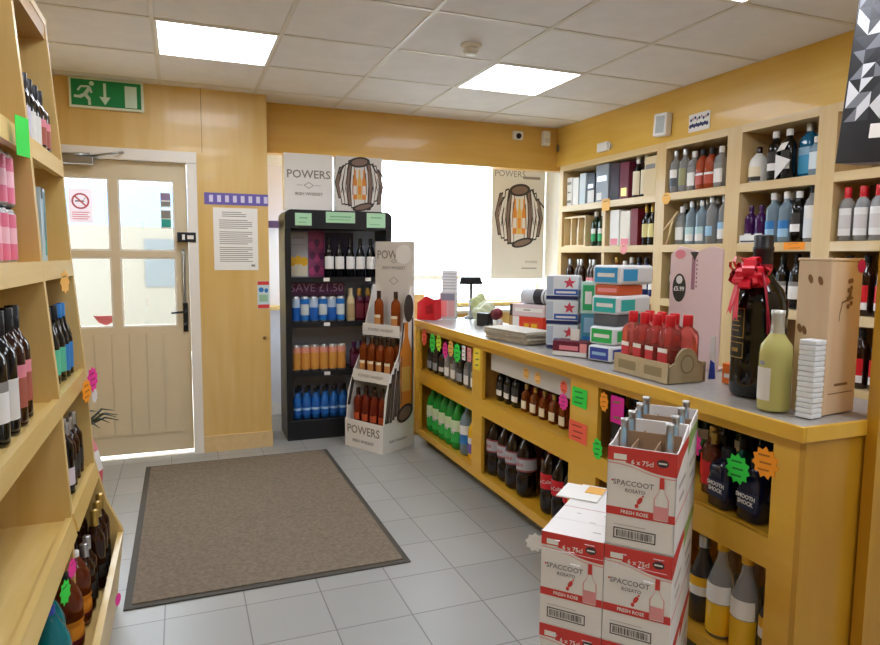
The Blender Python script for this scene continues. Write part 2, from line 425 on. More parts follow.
# ------------------------------------------------------------------ on the door wall
o = thing('exit_sign', 'green and white running man fire exit sign above the door', 'sign', (-.41, YD, 2.403))
MB().box(-.215, .215, -.03, 0, -.095, .095, 0, .004).build('frame', mat('sign_rim', 'dfe6d2', .5), o)
MB().box(-.2, .2, -.0325, -.03, -.08, .08).build('panel', mat('exit_green', '0f8a4c', .5), o)
p = MB(); yy = -.0335
p.ell(-.083, .058, .014, .014, yy)
p.flat([(-.1, .045), (-.085, .03), (-.115, -.02), (-.135, -.012)], yy)
p.bar(-.125, -.012, -.155, -.03, .02, yy); p.bar(-.15, -.028, -.185, -.026, .016, yy)
p.bar(-.122, -.012, -.098, -.04, .02, yy); p.bar(-.1, -.036, -.098, -.075, .016, yy)
p.bar(-.1, .038, -.145, .036, .013, yy); p.bar(-.143, .038, -.163, .01, .012, yy); p.bar(-.095, .03, -.085, .0, .013, yy)
p.build('running_figure', mat('sign_white', 'cfe8d6', .5), o)
p = MB(); p.flat([(-.018, .065), (-.018, -.02), (-.042, -.02), (-.01, -.07), (.022, -.02), (-.002, -.02), (-.002, .065)], yy); p.build('arrow', mat('sign_white', 'cfe8d6', .5), o)
MB().rect(.105, .175, -.075, .06, yy).build('doorway_symbol', mat('sign_white', 'cfe8d6', .5), o)
o = thing('banner_strip', 'purple paper strip with white squares across the pillar above the notice', 'sign', (.372, YD, 1.775))
MB().box(-.212, .214, -.003, 0, -.04, .04).build('strip', mat('violet_paper', '6e63b4', .55), o)
p = MB()
for k in range(8):
    p.rect(-.18 + .052 * k, -.155 + .052 * k, -.022, .024, -.0035)
p.build('strip_print', mat('lilac_print', 'dcd8f2', .55), o)
o = thing('notice_sign', 'white printed notice sheet taped to the wooden pillar beside the door', 'notice', (.363, YD, 1.5))
MB().box(-.148, .148, -.003, 0, -.215, .215).build('sheet', PAPER, o)
p = MB()
for k in range(26):
    z = .185 - .0135 * k
    if k in (3, 9, 17): continue
    p.rect(-.11 + .02 * (k < 3), .11 - .03 * ((k * 7) % 4 == 0) - .04 * (k < 3), z - .003, z + .002, -.0035)
p.rect(.1, .125, -.19, -.175, -.0035); p.build('print', INKG, o)
o = thing('sticker_sign', 'small red white and blue card fixed on the pillar edge', 'sticker', (.542, YD, 1.11))
MB().box(-.042, .042, -.003, 0, -.098, .098).build('card', mat('pale_blue_card', 'cfe4ea', .5), o)
p = MB(); p.rect(-.04, .04, .07, .096, -.0035, 0); p.rect(-.04, .04, -.096, -.07, -.0035, 0); p.ell(-.015, .035, .018, .018, -.0035, 1); p.ell(.02, .03, .014, .016, -.0035, 1); p.rect(-.03, .03, -.05, .0, -.0035, 2)
p.build('card_print', [RED, BLUE, mat('pale_green_print', '9cc8a8', .5)], o)
o = MB().lathe([(0, 0), (.012, 0), (.01, .012), (0, .014)], 12).build('wall_hook', mat('bronze_hook', '8a6a3c', .4, .6), None, (.545, YD, .8)); o.rotation_euler = (PI / 2, 0, 0)
tag(o, 'small round bronze hook low on the wooden pillar', 'hook')
# bulkhead fittings
o = thing('mounted_camera', 'small white dome security camera under the ceiling on the bulkhead', 'camera', (2.67, YB, 2.41))
MB().box(-.045, .045, -.03, 0, -.035, .035, 0, .006).build('housing', CARD, o)
MB().lathe([(0, 0), (.024, 0), (.02, .015), (0, .024)], 14).build('lens', BLACK, o, (.0, -.03, -.005)).rotation_euler = (PI / 2, 0, 0)
o = thing('motion_sensor', 'white upright motion sensor in the ceiling corner above the window', 'sensor', (2.935, YB, 2.405))
MB().box(-.035, .035, -.045, 0, -.065, .06, 0, .01).build('housing', CARD, o)
MB().box(-.024, .024, -.049, -.045, -.04, .0).build('window', mat('sensor_lens', 'd4d6d6', .3), o)
o = thing('smoke_detector', 'round white smoke detector on the ceiling before the window light', 'detector', (1.45, 3.27, H))
MB().lathe([(0, 0), (.055, 0), (.055, -.012), (.05, -.02), (0, -.02)], 24).build('base', WHITE, o)
MB().lathe([(.04, -.02), (.043, -.035), (.03, -.05), (0, -.052)], 24).build('sensor_head', mat('detector_white', 'dcdcd8', .4), o)
# fascia fittings (facing -x)
RZ = -PI / 2
o = thing('mounted_speaker', 'tilted white and grey speaker box on the yellow fascia over the shelves', 'speaker', (3.06, 3.66, 2.285), RZ)
o.rotation_euler = (0, math.radians(4), RZ)
MB().box(-.065, .065, -.05, 0, -.075, .075, 0, .008).build('case', CARD, o)
MB().box(-.035, .045, -.053, -.05, -.055, .055).build('grille', mat('speaker_grey', 'b6bcbe', .6), o)
o = thing('picture_card', 'small picture card of a crowd pinned on the yellow fascia', 'picture', (3.06, 3.34, 2.25), RZ)
MB().box(-.095, .085, -.004, 0, -.055, .055).build('card', CARD, o)
p = MB(); random.seed(3)
for k in range(9):
    p.ell(-.08 + .018 * k, -.02 + .005 * (k % 2), .011, .013, -.0045, 0, seg=10); p.ell(-.075 + .018 * k, .018 + .006 * (k % 3), .009, .01, -.0045, k % 2, seg=10)
p.build('card_print', [NAVY, mat('mauve_pale', 'b79aa8', .5)], o)
o = thing('shelf_sensor', 'small white plastic sensor on the fascia lip over the first shelf bay', 'sensor', (3.06, 4.33, 2.235), RZ)
MB().box(-.075, .06, -.03, 0, -.03, .04, 0, .006).build('housing', CARD, o)
MB().box(.065, .085, -.02, 0, -.015, .02).build('button', mat('grey_white', 'c9c9c4', .5), o)
# ------------------------------------------------------------------ door mat
o = thing('door_mat', 'large brown grey door mat with dark rubber border on the tiles', 'mat', (.345, 3.655, 0))
MB().box(-.595, .595, -.935, .935, 0.0005, .006, 0, .002).build('rubber_border', mat('mat_rubber', '4a4740', .7), o)
MB().box(-.565, .565, -.905, .905, .004, .011).build('pile', mat('mat_pile', '7a6f60', .95, noise=.22, nscale=60, bump=.6), o)
#@@PART2
# ------------------------------------------------------------------ wall shelving behind the counter
o = thing('wall_shelving', 'pale beech wall shelving full of spirits behind the counter', 'shelving', (3.06, 0, 0))
UP = [(4.925, 4.98), (3.64, 3.735), (2.995, 3.105), (2.395, 2.50), (1.30, 1.40)]
for a, b in UP: MB().box(0, .27, a, b, 0, 2.17, 0, .002).build('upright', BEECHZ, o)
SZ = [1.83, 1.485, 1.12, .76, .40, .1]
for (a1, b1), (a0, b0) in zip(UP, UP[1:]):
    for z in SZ:
        q = .27
        MB().box(.0, q, b0, a1, z - .05, z, 0, .002).build('shelf', BEECH, o)
    MB().box(.0, .27, b0, a1, 2.125, 2.17).build('shelf', BEECH, o)
MB().box(.004, .27, 4.31, 4.345, 1.12, 1.78).build('divider', BEECHZ, o)
MB().box(.27, .285, 1.3, 4.98, 0, 2.17).build('back_panel', BACKB, o)
# ------------------------------------------------------------------ counter
o = thing('counter', 'long yellow wooden shop counter with open display bays and grey worktop', 'counter', (0, 0, 0))
CX = 1.615; CB = 2.12
wt = MB(); wt.box(1.597, CB, 1.293, 4.59, .89, .928)
wt.build('worktop', mat('worktop_laminate', 'a3a09c', .3, noise=.12, nscale=40), o)
n = MB(); n.box(1.585, 1.5965, 1.281, 4.60, .885, .931, 0, .003); n.box(1.597, CB, 1.281, 1.2925, .885, .931, 0, .003); n.build('nosing', CNT, o)
BAYS = [(3.56, 4.50), (2.49, 3.42), (1.40, 2.28)]
fr = MB()
for z0, z1 in ((.852, .889), (.465, .56), (.07, .117)): fr.box(CX, CX + .02, 1.312, 4.58, z0, z1)
for a, b in ((4.50, 4.58), (3.42, 3.56), (2.28, 2.49), (1.312, 1.40)):
    for z0, z1 in ((.117, .465), (.56, .852)): fr.box(CX, CX + .02, a, b, z0, z1)
fr.build('front_frame', CNT, o)
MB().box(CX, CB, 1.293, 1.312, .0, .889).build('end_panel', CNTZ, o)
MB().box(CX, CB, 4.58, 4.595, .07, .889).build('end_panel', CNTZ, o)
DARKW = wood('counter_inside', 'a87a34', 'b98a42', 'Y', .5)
for z0, z1 in ((.54, .562), (.09, .112)): MB().box(CX + .02, CB, 1.312, 4.58, z0, z1).build('shelf', CNT, o)
for a in (3.47, 2.36): MB().box(CX + .02, CB, a, a + .02, .112, .889).build('divider', DARKW, o)
MB().box(CB - .015, CB, 1.312, 4.58, .07, .889).build('back_panel', DARKW, o)
MB().box(CX + .08, CX + .1, 1.35, 4.55, 0, .09).build('plinth', mat('plinth_dark', '5a4a30', .6), o)
# ------------------------------------------------------------------ shelving by the door
o = thing('bottle_shelving', 'tall yellow wooden shelving with angled front and floor bin by the door', 'shelving', (0, 0, 0))
FR = [(2.2, -.427), (1.72, -.395), (1.36, -.38), (.95, -.35), (.6, -.335), (.43, -.298), (.3, -.243), (0, -.278)]
def fx(z):
    for (z1, x1), (z0, x0) in zip(FR, FR[1:]):
        if z0 <= z <= z1: return x0 + (x1 - x0) * (z - z0) / (z1 - z0)
    return FR[0][1]
PANEL = [(-.93, 0), (-.93, 2.2)] + [(x, z) for z, x in FR]
for y in (2.78, 1.17): MB().prism(PANEL, y, y + .03).build('side_panel', LEFTW, o)
MB().prism([(-.93, .30), (-.93, 2.2)] + [(x, z) for z, x in FR[:5]] + [(-.335, .55), (-.335, .30)], 2.215, 2.245).build('divider', LEFTW, o)
LZ = [1.72, 1.36, .95, .58]
for z in LZ:
    for y0, y1 in ((1.2, 2.215), (2.245, 2.78)):
        q = fx(z)
        MB().box(-.92, q - .02, y0, y1, z - .025, z).build('shelf', LEFTY, o)
        MB().prism([(q - .02, z - .05), (fx(z - .05), z - .05), (fx(z + .008), z + .008), (q - .02, z + .008)], y0, y1).build('front_lip', LEFTY, o)
MB().box(-.93, -.427, 1.17, 2.81, 2.2, 2.225).build('top_board', LEFTY, o)
MB().box(-.93, -.43, 1.2, 2.78, 2.15, 2.2).build('header_board', wood('header_wood', 'b58748', 'c09556', 'Y', .5), o)
MB().box(-.945, -.93, 1.17, 2.81, 0, 2.2).build('back_panel', LEFTW, o)
MB().prism([(-.298, .0), (-.278, .0), (-.243, .3), (-.263, .3)], 1.2, 2.78).build('bin_front', LEFTY, o)
MB().box(-.9, -.285, 1.2, 2.78, .17, .195).build('bin_floor', LEFTY, o)
MB().box(-.62, -.6, 1.2, 2.78, .2, .53).build('bin_back', LEFTW, o)
# ------------------------------------------------------------------ black display rack
RKO = (.708, 4.90); RKA = math.radians(-1)
rk = thing('display_rack', 'black free standing drinks rack with green header cards by the window', 'display rack', (*RKO, 0), RKA)
def RK(x, y, z): 
    c, s = math.cos(RKA), math.sin(RKA)
    return (RKO[0] + c * x - s * y, RKO[1] + s * x + c * y, z)
W = .81; D = .36
MB().box(0, W, .0, D, 0.0, .15, 0, .004).build('base', RACKM, rk)
MB().box(0, .045, 0, D, .15, 1.66).build('side_panel', RACKM, rk); MB().box(W - .045, W, 0, D, .15, 1.66).build('side_panel', RACKM, rk)
MB().box(.045, W - .045, D - .02, D, .15, 1.66).build('back_panel', mat('rack_back', 'ccd6ee', .5), rk)  # pale blue stands in for window light coming through the panel
hp = []
for cx, a0 in ((W - .05, 0), (.05, PI / 2)):
    for k in range(7):
        a = a0 + PI / 2 * k / 6; hp.append((cx + .05 * math.cos(a), 1.675 + .05 * math.sin(a)))
hp += [(0, 1.59), (W, 1.59)]
MB().prism(hp, -.012, D).build('header', RACKM, rk)
for x0, x1, z0, z1 in ((.075, .195, 1.61, 1.70), (.30, .52, 1.635, 1.715), (.61, .755, 1.605, 1.715)):
    hc = MB().box(x0, x1, -.016, -.0125, z0, z1).build('header_card', mat('mint_card', 'b4e2bc', .55), rk)
    p = MB(); p.rect(x0 + .03, x1 - .03, z1 - .04, z1 - .03, -.017); p.rect(x0 + .02, x1 - .04, z0 + .02, z0 + .026, -.017); p.build('print', mat('mint_ink', '7fbf8c', .5), hc)
for z in (1.22, .885, .51):
    s = MB().box(.045, W - .045, .01, D - .02, z - .012, z).build('shelf', mat('rack_shelf', '2a2c33', .35), rk)
    MB().box(.045, W - .045, -.004, .01, z - .028, z + .012).build('price_rail', RACKM, s)
    for x in (.28, .60):
        MB().box(x, x + .045, -.007, -.0045, z - .02, z + .006).build('price_ticket', CARD, s)
p = MB().box(.05, .46, .10, .104, 1.09, 1.2).build('promotion_strip', mat('plum_card', '5a2a58', .5), rk)
text('lettering', 'SAVE £1.50', .085, mat('plum_text', 'b08cb4', .5), p, (.25, .0985, 1.145))
pp = MB(); pp.box(.05, .20, .2, .204, 1.225, 1.57, 0); pp.rect(.055, .195, 1.235, 1.33, .199, 1)
for k in range(3): pp.ell(.08 + .045 * k, 1.345 + .01 * (k % 2), .028, .036, .198, 2)
pp.rect(.07, .18, 1.47, 1.475, .199, 3); pp.rect(.08, .17, 1.52, 1.53, .199, 3)
pp.build('shelf_poster', [mat('grey_poster', 'b9b8bc', .5), CREAM, YELLP, INKG], rk)
pp = MB(); pp.box(.205, .33, .21, .214, 1.225, 1.58, 0)
for k in range(9): pp.ell(.235 + .035 * (k % 3), 1.27 + .1 * (k // 3) + .02 * (k % 2), .024, .03, .2095, 1 + k % 2)
pp.build('berry_poster', [mat('plum_poster', '93416e', .5), mat('berry_pink', 'c04a80', .5), mat('berry_plum', '5f2450', .5)], rk)
MB().box(.335, .56, .225, .229, 1.225, 1.57).build('dark_poster', mat('indigo_poster', '3a3354', .5), rk)
# ------------------------------------------------------------------ barrel artwork used on the whiskey advertising
def barrel(p, w, h, cu, cv, y, seed=1):
    """printed burst barrel: mats 0 dark, 1 paper, 2 amber, 3 grey brown, 4 gold"""
    rnd = random.Random(seed)
    for k in range(10):
        t = (-1, -.84, -.68, -.5, -.34, .34, .5, .68, .84, 1)[k]; x = cu + t * w * .46; hh = h * (.40 - .13 * t * t) * rnd.uniform(.9, 1.05); b = t * w * .05; sh = rnd.uniform(-.03, .03) * h; ww = w * .042
        def pl(s_, k_):
            return [(x - ww * s_ - b, cv + sh + hh * k_), (x + ww * s_ - b, cv + sh + hh * (k_ + .05)), (x + ww * s_ + b, cv + sh), (x + ww * s_ - b * .6, cv + sh - hh * k_), (x - ww * s_ - b * .6, cv + sh - hh * (k_ + .03)), (x - ww * s_ + b, cv + sh)]
        y_ = y - .0001 * k
        p.flat(pl(1, 1), y_, 0); p.flat(pl(.62, .93), y_ - .0007, 1 if k % 3 else 3); p.bar(x - b, cv + sh + hh * .5, x + b * .5, cv + sh - hh * .4, ww * .35, y_ - .0013, 0 if k % 2 else 3)
        if k % 2: p.bar(x - b, cv + sh + hh, x + b * 2 + .01 * w, cv + sh + hh * .55, ww * .8, y_ - .0014, 0)
    y = y - .001
    for s in (-1, 0, 1):
        x = cu + s * .10 * w
        p.flat([(x - .045 * w, cv - .24 * h), (x + .045 * w, cv - .24 * h), (x + .045 * w, cv + .06 * h), (x + .018 * w, cv + .13 * h), (x + .018 * w, cv + .24 * h), (x - .018 * w, cv + .24 * h), (x - .018 * w, cv + .13 * h), (x - .045 * w, cv + .06 * h)], y - .0012, 2 if s else 4)
        p.rect(x - .035 * w, x + .035 * w, cv - .16 * h, cv - .02 * h, y - .0016, 1 if s else 2)
    p.ell(cu, cv + .36 * h, .24 * w, .085 * h, y - .0018, 0, .12); p.ell(cu, cv + .36 * h, .18 * w, .055 * h, y - .0022, 3, .12)
    p.ell(cu + .08 * w, cv - .36 * h, .25 * w, .06 * h, y - .0018, 0, .25); p.ell(cu + .08 * w, cv - .36 * h, .19 * w, .035 * h, y - .0022, 3, .25)
BARM = [mat('print_black', '38332f', .55), CARDG, mat('print_amber', 'd98a34', .5), mat('print_brown', '80685c', .55), mat('print_gold', 'd9b25a', .5)]
PT = mat('powers_grey', '8c857c', .55)
def diamond(p, cu, cv, w, h, y, m=0, t=.004):
    q = [(cu - w, cv), (cu, cv + h), (cu + w, cv), (cu, cv - h)]
    for a, b in zip(q, q[1:] + q[:1]): p.bar(*a, *b, t, y, m)
o = thing('whiskey_carton', 'white square whiskey carton with grey lettering on top of the black rack', 'carton', RK(.005, .02, 1.726), RKA)
MB().box(0, .355, 0, .10, 0, .405).build('carton_body', CARD, o)
text('lettering', 'POWERS', .082, PT, o, (.178, -.0012, .255), sx=1.0, bold=.001)
text('lettering', 'IRISH WHISKEY', .03, PT, o, (.178, -.0012, .115), bold=.0006)
p = MB(); diamond(p, .178, .178, .034, .022, -.001); p.bar(.09, .178, .135, .178, .003, -.001); p.bar(.22, .178, .265, .178, .003, -.001); p.build('diamond_print', PT, o)
o = thing('whiskey_carton', 'square carton printed with a bursting whiskey barrel on top of the black rack', 'carton', RK(.385, .02, 1.726), RKA)
MB().box(0, .355, 0, .10, 0, .405).build('carton_body', CARDG, o)
p = MB(); barrel(p, .34, .46, .178, .20, -.001); p.build('barrel_print', BARM, o)
o = thing('window_poster', 'tall poster of a bursting whiskey barrel hanging in the window by the shelves', 'poster', (2.775, 5.72, 1.185))
MB().box(0, .575, 0, .004, 0, 1.075).build('sheet', CARDG, o)
p = MB(); barrel(p, .48, .70, .295, .60, -.0015, 2); p.build('barrel_print', BARM, o)
text('lettering', 'POWERS', .085, PT, o, (.19, -.001, 1.0)); text('lettering', 'POWERS', .035, PT, o, (.44, -.001, .16))
p = MB(); p.rect(.33, .5, .095, .105, -.001); p.rect(.33, .52, .96, .985, -.001); p.build('small_print', PT, o)
o = thing('hanging_poster', 'white paper poster hanging behind the rack at the edge of the recess', 'poster', (.69, 5.72, 1.62))
MB().box(-.09, .13, 0, .004, 0, .52).build('sheet', mat('lilac_white', 'd9d6e2', .6), o)
p = MB(); p.rect(-.09, .13, .0, .06, -.001, 0); p.build('purple_print', mat('plum_print', '574168', .6), o)
# ------------------------------------------------------------------ whiskey floor stand
WSO = (1.092, 4.665); WSA = math.radians(-60.5)
ws = thing('whiskey_stand', 'white cardboard whiskey floor stand with three bottle tiers and barrel artwork', 'display stand', (*WSO, 0), WSA)
def WS(x, y, z):
    c, s = math.cos(WSA), math.sin(WSA)
    return (WSO[0] + c * x - s * y, WSO[1] + s * x + c * y, z)
Wd = .385; Dp = .32
t = MB(); t.box(0, Wd, 0, .008, 0, .205); t.box(0, .008, .008, Dp, 0, .205); t.box(Wd - .008, Wd, .008, Dp, 0, .205); t.box(.008, Wd - .008, Dp - .008, Dp, 0, .205); t.box(.008, Wd - .008, .008, Dp - .008, .12, .14)
tr = t.build('base_tray', CARD, ws)
text('lettering', 'POWERS', .085, PT, tr, (.19, -.0012, .135), bold=.001); text('lettering', 'IRISH WHISKEY', .032, INK, tr, (.19, -.0012, .055))
SP = [(.012, .205), (.03, .40), (.09, .56), (.17, .70), (.215, .92), (.26, 1.06), (.29, 1.18), (Dp, 1.18), (Dp, .205)]
RX = Matrix.Rotation(PI / 2, 4, 'Z')
for x, sgn in ((0, -1), (Wd - .008, 1)):
    s = MB().prism([(a, b) for a, b in SP], 0, .008, 0, Matrix.Translation((x + .008, 0, 0)) @ RX).build('side_panel', CARD, ws)
    if sgn > 0:
        M2 = Matrix.Translation((Wd, 0, 0)) @ RX; p = MB()
        for k, (a, b, c2, d2) in enumerate(((.03, .215, .075, .50), (.052, .215, .105, .56), (.078, .215, .13, .60), (.105, .23, .155, .58), (.13, .25, .18, .64), (.155, .25, .19, .52))):
            p.bar(a, b, c2, d2, .022, -.0012 - .0004 * k, 0, M2); p.bar(a + .003, b + .02, c2 + .001, d2 - .03, .008, -.0014 - .0004 * k, 3, M2)
        p.flat([(.175, .29), (.30, .29), (.30, .70), (.258, .82), (.258, .98), (.222, .98), (.222, .82), (.175, .70)], -.0042, 2, M2)
        p.rect(.19, .285, .42, .60, -.0047, 4, M2); p.rect(.222, .258, .92, .98, -.0047, 1, M2); p.rect(.183, .196, .33, .68, -.0045, 3, M2)
        p.ell(.225, .262, .09, .06, -.006, 0, .45, M=M2); p.ell(.225, .262, .07, .042, -.0064, 3, .45, M=M2); p.ell(.262, 1.02, .052, .10, -.006, 0, M=M2)
        p.bar(.305, .3, .307, .95, .014, -.0025, 0, M2); p.bar(.18, .68, .215, .92, .016, -.0025, 0, M2); p.bar(.16, .64, .19, .78, .014, -.003, 3, M2)
        p.build('artwork_print', BARM, s)
        text('lettering', 'IRISH WHISKEY', .028, PT, s, (Wd + .001, .16, .075), rz=PI / 2)
    else:
        p = MB(); M2 = Matrix.Translation((.0085, 0, 0)) @ RX
        p.bar(.03, .3, .08, .5, .03, -.0006, 0, M2); p.bar(.15, .6, .2, .8, .03, -.0006, 0, M2); p.build('artwork_print', BARM, s)
bb = MB().box(0, Wd, Dp, Dp + .01, 0, 1.50).build('back_board', CARDG, ws)
text('lettering', 'POWERS', .088, PT, bb, (.19, Dp - .0012, 1.40), bold=.001); text('lettering', 'IRISH WHISKEY', .034, PT, bb, (.19, Dp - .0012, 1.305))
p = MB(); diamond(p, .19, 1.21, .045, .028, Dp - .001); diamond(p, .19, 1.355, .025, .014, Dp - .001); p.build('diamond_print', PT, bb)
p = MB(); p.ell(.29, 1.405, .08, .07, Dp - .0025); p.build('round_sticker', CARD, bb)
for z, y in ((.50, .085), (.83, .185)):
    s = MB().box(.008, Wd - .008, y, Dp, z, z + .01).build('tier_shelf', CARD, ws)
    rl_ = MB().box(.008, Wd - .008, y - .008, y, z - .02, z + .065).build('tier_rail', CARD, s)
    text('lettering', 'POWERS WHISKEY', .03, PT, rl_, (.19, y - .0092, z + .022))
# ------------------------------------------------------------------ bottles: one set of meshes per kind, every bottle its own object tree
P_WINE = [(0, .004), (.03, 0), (.037, .004), (.0375, .01), (.0375, .185), (.035, .203), (.024, .222), (.0155, .24), (.0145, .25), (.0145, .292), (.0155, .293), (.0155, .302), (0, .303)]
P_BURG = [(0, .004), (.032, 0), (.041, .005), (.041, .15), (.038, .175), (.028, .205), (.018, .235), (.0145, .26), (.0145, .292), (.0155, .293), (.0155, .302), (0, .303)]
P_SPIR = [(0, .004), (.034, 0), (.0385, .004), (.039, .01), (.039, .175), (.036, .195), (.024, .21), (.0155, .222), (.0145, .25), (.0145, .272), (0, .273)]
P_TALL = [(0, .004), (.033, 0), (.037, .004), (.037, .19), (.033, .215), (.018, .235), (.0145, .25), (.0145, .29), (0, .291)]
P_SQR = [(0, .004, 6), (.03, 0, 6), (.034, .004, 6), (.034, .165, 6), (.03, .185, 5), (.018, .20, 3), (.014, .21), (.014, .245), (0, .246)]
P_SQUAT = [(0, .004), (.045, 0), (.055, .008), (.056, .10), (.048, .135), (.028, .158), (.016, .17), (.015, .20), (0, .201)]
P_PET = [(0, .014), (.02, .004), (.036, 0), (.05, .012), (.0535, .035), (.0535, .10), (.049, .112), (.049, .118), (.0535, .128), (.0535, .20), (.05, .225), (.036, .262), (.02, .29), (.0135, .302), (.0135, .318), (0, .319)]
P_BEER = [(0, .003), (.026, 0), (.0305, .004), (.0305, .125), (.028, .145), (.018, .172), (.0135, .19), (.0135, .222), (.0145, .223), (.0145, .232), (0, .233)]
P_CAN = [(0, .006), (.022, .006), (.025, 0), (.0325, .009), (.033, .014), (.033, .150), (.0285, .163), (.0265, .166), (.0265, .1635), (0, .1635)]
P_SMALL = [(0, .003, 4), (.026, 0, 4), (.03, .004, 4), (.03, .115, 4), (.026, .13, 3), (.013, .145), (.0115, .155), (.0115, .178), (0, .179)]
def cap(z0, z1, r, top=True): return [(r * .98, z0), (r, z0 + .002), (r, z1 - .002), (r * .93, z1), (0, z1)] 
def lab(prof, z0, z1, spread=PI * .62, rows=None, n=None, off=.0009):
    """label shell hugging the profile between z0 and z1, centred on local -Y; rows = [(fraction, material index)]"""
    def rad(z):
        for a, b in zip(prof, prof[1:]):
            if a[1] <= z <= b[1] and b[1] > a[1]:
                t = (z - a[1]) / (b[1] - a[1]); return a[0] + (b[0] - a[0]) * t, (a[2] if len(a) > 2 else 2)
        return prof[0][0], 2
    rows = rows or [(1, 0)]
    m = MB(); z = z0; a0, a1 = -PI / 2 - spread / 2, -PI / 2 + spread / 2
    full = spread > 6.2
    pts = []; mi = []
    r, ex = rad(z0); pts.append((r + off, z0, ex))
    for fr_, k in rows:
        za = z; z += (z1 - z0) * fr_
        for zz in sorted({q[1] for q in prof if za + 1e-5 < q[1] < min(z, z1) - 1e-5} | {min(z, z1)}):
            r, ex = rad(zz); pts.append((r + off, zz, ex)); mi.append(k)
    if full: m.lathe(pts, 20, mats=mi)
    else: m.lathe(pts, 12, mats=mi, a0=a0, a1=a1)
    return m
class Kind:
    def __init__(s, name, cat, prof, glass, parts, seg=24, body='glass_body', s3=(1, 1, 1)):
        s.name, s.cat = name, cat
        sc = Matrix.Diagonal((*s3, 1))
        s.meshes = [(body, MB().lathe(prof, seg).mesh(body, glass))]
        for pn, mb, mats in parts: s.meshes.append((pn, mb.mesh(pn, mats)))
        for _, me in s.meshes: me.transform(sc)
    def put(s, x, y, z, label, rz=0, group=None, name=None):
        o = thing(name or s.name, label, s.cat, (x, y, z + .001), rz + random.uniform(-.12, .12), group)
        for pn, me in s.meshes: link(bpy.data.objects.new(pn, me), o)
        return o
def wine(glass, foil, rows, mats, z0=.055, z1=.15, spread=PI * .7, prof=P_WINE, name='wine_bottle', s3=(1, 1, 1)):
    return Kind(name, 'bottle', prof, glass, [('foil_cap', MB().lathe(cap(.245, .304, .0164), 14), foil), ('label', lab(prof, z0, z1, spread, rows), mats)], s3=s3)
def spirit(glass, capm, rows, mats, z0=.04, z1=.15, spread=PI * .6, prof=P_SPIR, name='spirit_bottle', cz=None, cr=.0172, s3=(1, 1, 1), hi=None, seg=24):
    top = prof[-1][1]; cz = cz if cz is not None else top - .035
    ps = [('cap', MB().lathe(cap(cz, top + .004, cr), 14), capm)]
    if rows: ps.append(('label', lab(prof, z0, z1, spread, rows), mats))
    if hi: ps.append(('neck_label', lab(prof, hi[0], hi[1], 2 * PI, [(1, 0)]), [hi[2]]))
    return Kind(name, 'bottle', prof, glass, ps, s3=s3, seg=seg)
def pet(glass, capm, rows, mats, z0, z1, name='drink_bottle', s3=(1, 1, 1)):
    return Kind(name, 'bottle', P_PET, glass, [('cap', MB().lathe(cap(.30, .324, .0165), 14), capm), ('label', lab(P_PET, z0, z1, 2 * PI, rows), mats)], body='plastic_body', s3=s3)
def can(base, rows, mats, name='drink_can', s3=(1, 1, 1)):
    return Kind(name, 'can', P_CAN, TIN, [('sleeve', lab(P_CAN, .014, .15, 2 * PI, rows), mats)], body='can_body', s3=s3)
def carton(name, label, x, y, z, w, d, h, body, rz=0, rows=(), cat='carton', group=None, lean=0, bev=.002):
    """box standing on z, front on local -Y, centred on x,y; rows = printed bands (u0,u1,v0,v1,mat) as fractions"""
    o = thing(name, label, cat, (x, y, z + .001), rz, group)
    if lean: o.rotation_euler = (lean, 0, rz)
    MB().box(-w / 2, w / 2, -d / 2, d / 2, 0, h, 0, bev).build('carton_body', body, o)
    if rows:
        ms = []; p = MB()
        for i, (u0, u1, v0, v1, m) in enumerate(rows):
            if m not in ms: ms.append(m)
            p.rect(-w / 2 + w * u0, -w / 2 + w * u1, h * v0, h * v1, -d / 2 - .0008 - .0002 * i, ms.index(m))
        p.build('front_print', ms, o)
    return o
RS = -PI / 2                       # facing the shop from the right hand wall and the counter
R1, R2, R3, R4 = 1.83, 1.485, 1.12, .76
# ---- kinds
k_gin = spirit(G_CLEAR, TIN, [(.5, 0), (.5, 1)], [mat('label_slate', '59616a', .5), CARD])
k_olive = spirit(G_CLEAR, TIN, [(1, 0)], [mat('label_olive', '9a9a72', .5)])
k_rose = spirit(G_ORNG, BLACK, [(.8, 0), (.2, 1)], [mat('rust_print', 'b8482e', .45), CARD], prof=P_SQR, z0=.03, z1=.10)
k_ginw = spirit(G_CLEAR, CARD, [(.7, 0), (.3, 1)], [CARD, INKG], prof=P_SQR, z0=.03, z1=.15)
k_vod = spirit(G_CLEAR, TIN, [(.6, 0), (.4, 1)], [CARD, LBLUE], prof=P_TALL, z0=.03, z1=.13)
k_vodk = spirit(G_CLEAR, TIN, [(1, 0)], [LBLUE], prof=P_TALL, z0=.05, z1=.11)
k_aqua = spirit(G_PBLUE, TIN, [(.5, 0), (.5, 1)], [CARD, mat('pale_aqua', 'bfe0e0', .5)], z0=.02, z1=.11)
k_short = spirit(G_WHITE, G_BROWN, [(.3, 0), (.7, 1)], [INK, CREAM], prof=P_SQUAT, z0=.01, z1=.09, name='rum_bottle', s3=(.95, .95, 1))
k_dark = spirit(G_BLACK, CARD, [(.4, 0), (.6, 1)], [CARD, INK], z0=.06, z1=.17, prof=P_TALL, s3=(1.05, 1.05, .92))
k_blue = spirit(G_BLUE, TIN, [(.7, 0), (.3, 1)], [mat('blue_label', '4ba6d2', .5), LBLUE], prof=P_SQR, z0=.02, z1=.14, s3=(1.18, 1.18, 1.18))
k_pale = spirit(G_PBLUE, CARD, [(1, 0)], [mat('pale_label', 'dbe8ee', .5)], prof=P_SQR, s3=(.7, .7, .8))
k_purp = spirit(G_PURP, G_PURP, [(.5, 0), (.5, 1)], [PURPLE, CARD], z0=.02, z1=.07, s3=(.85, .85, .78))
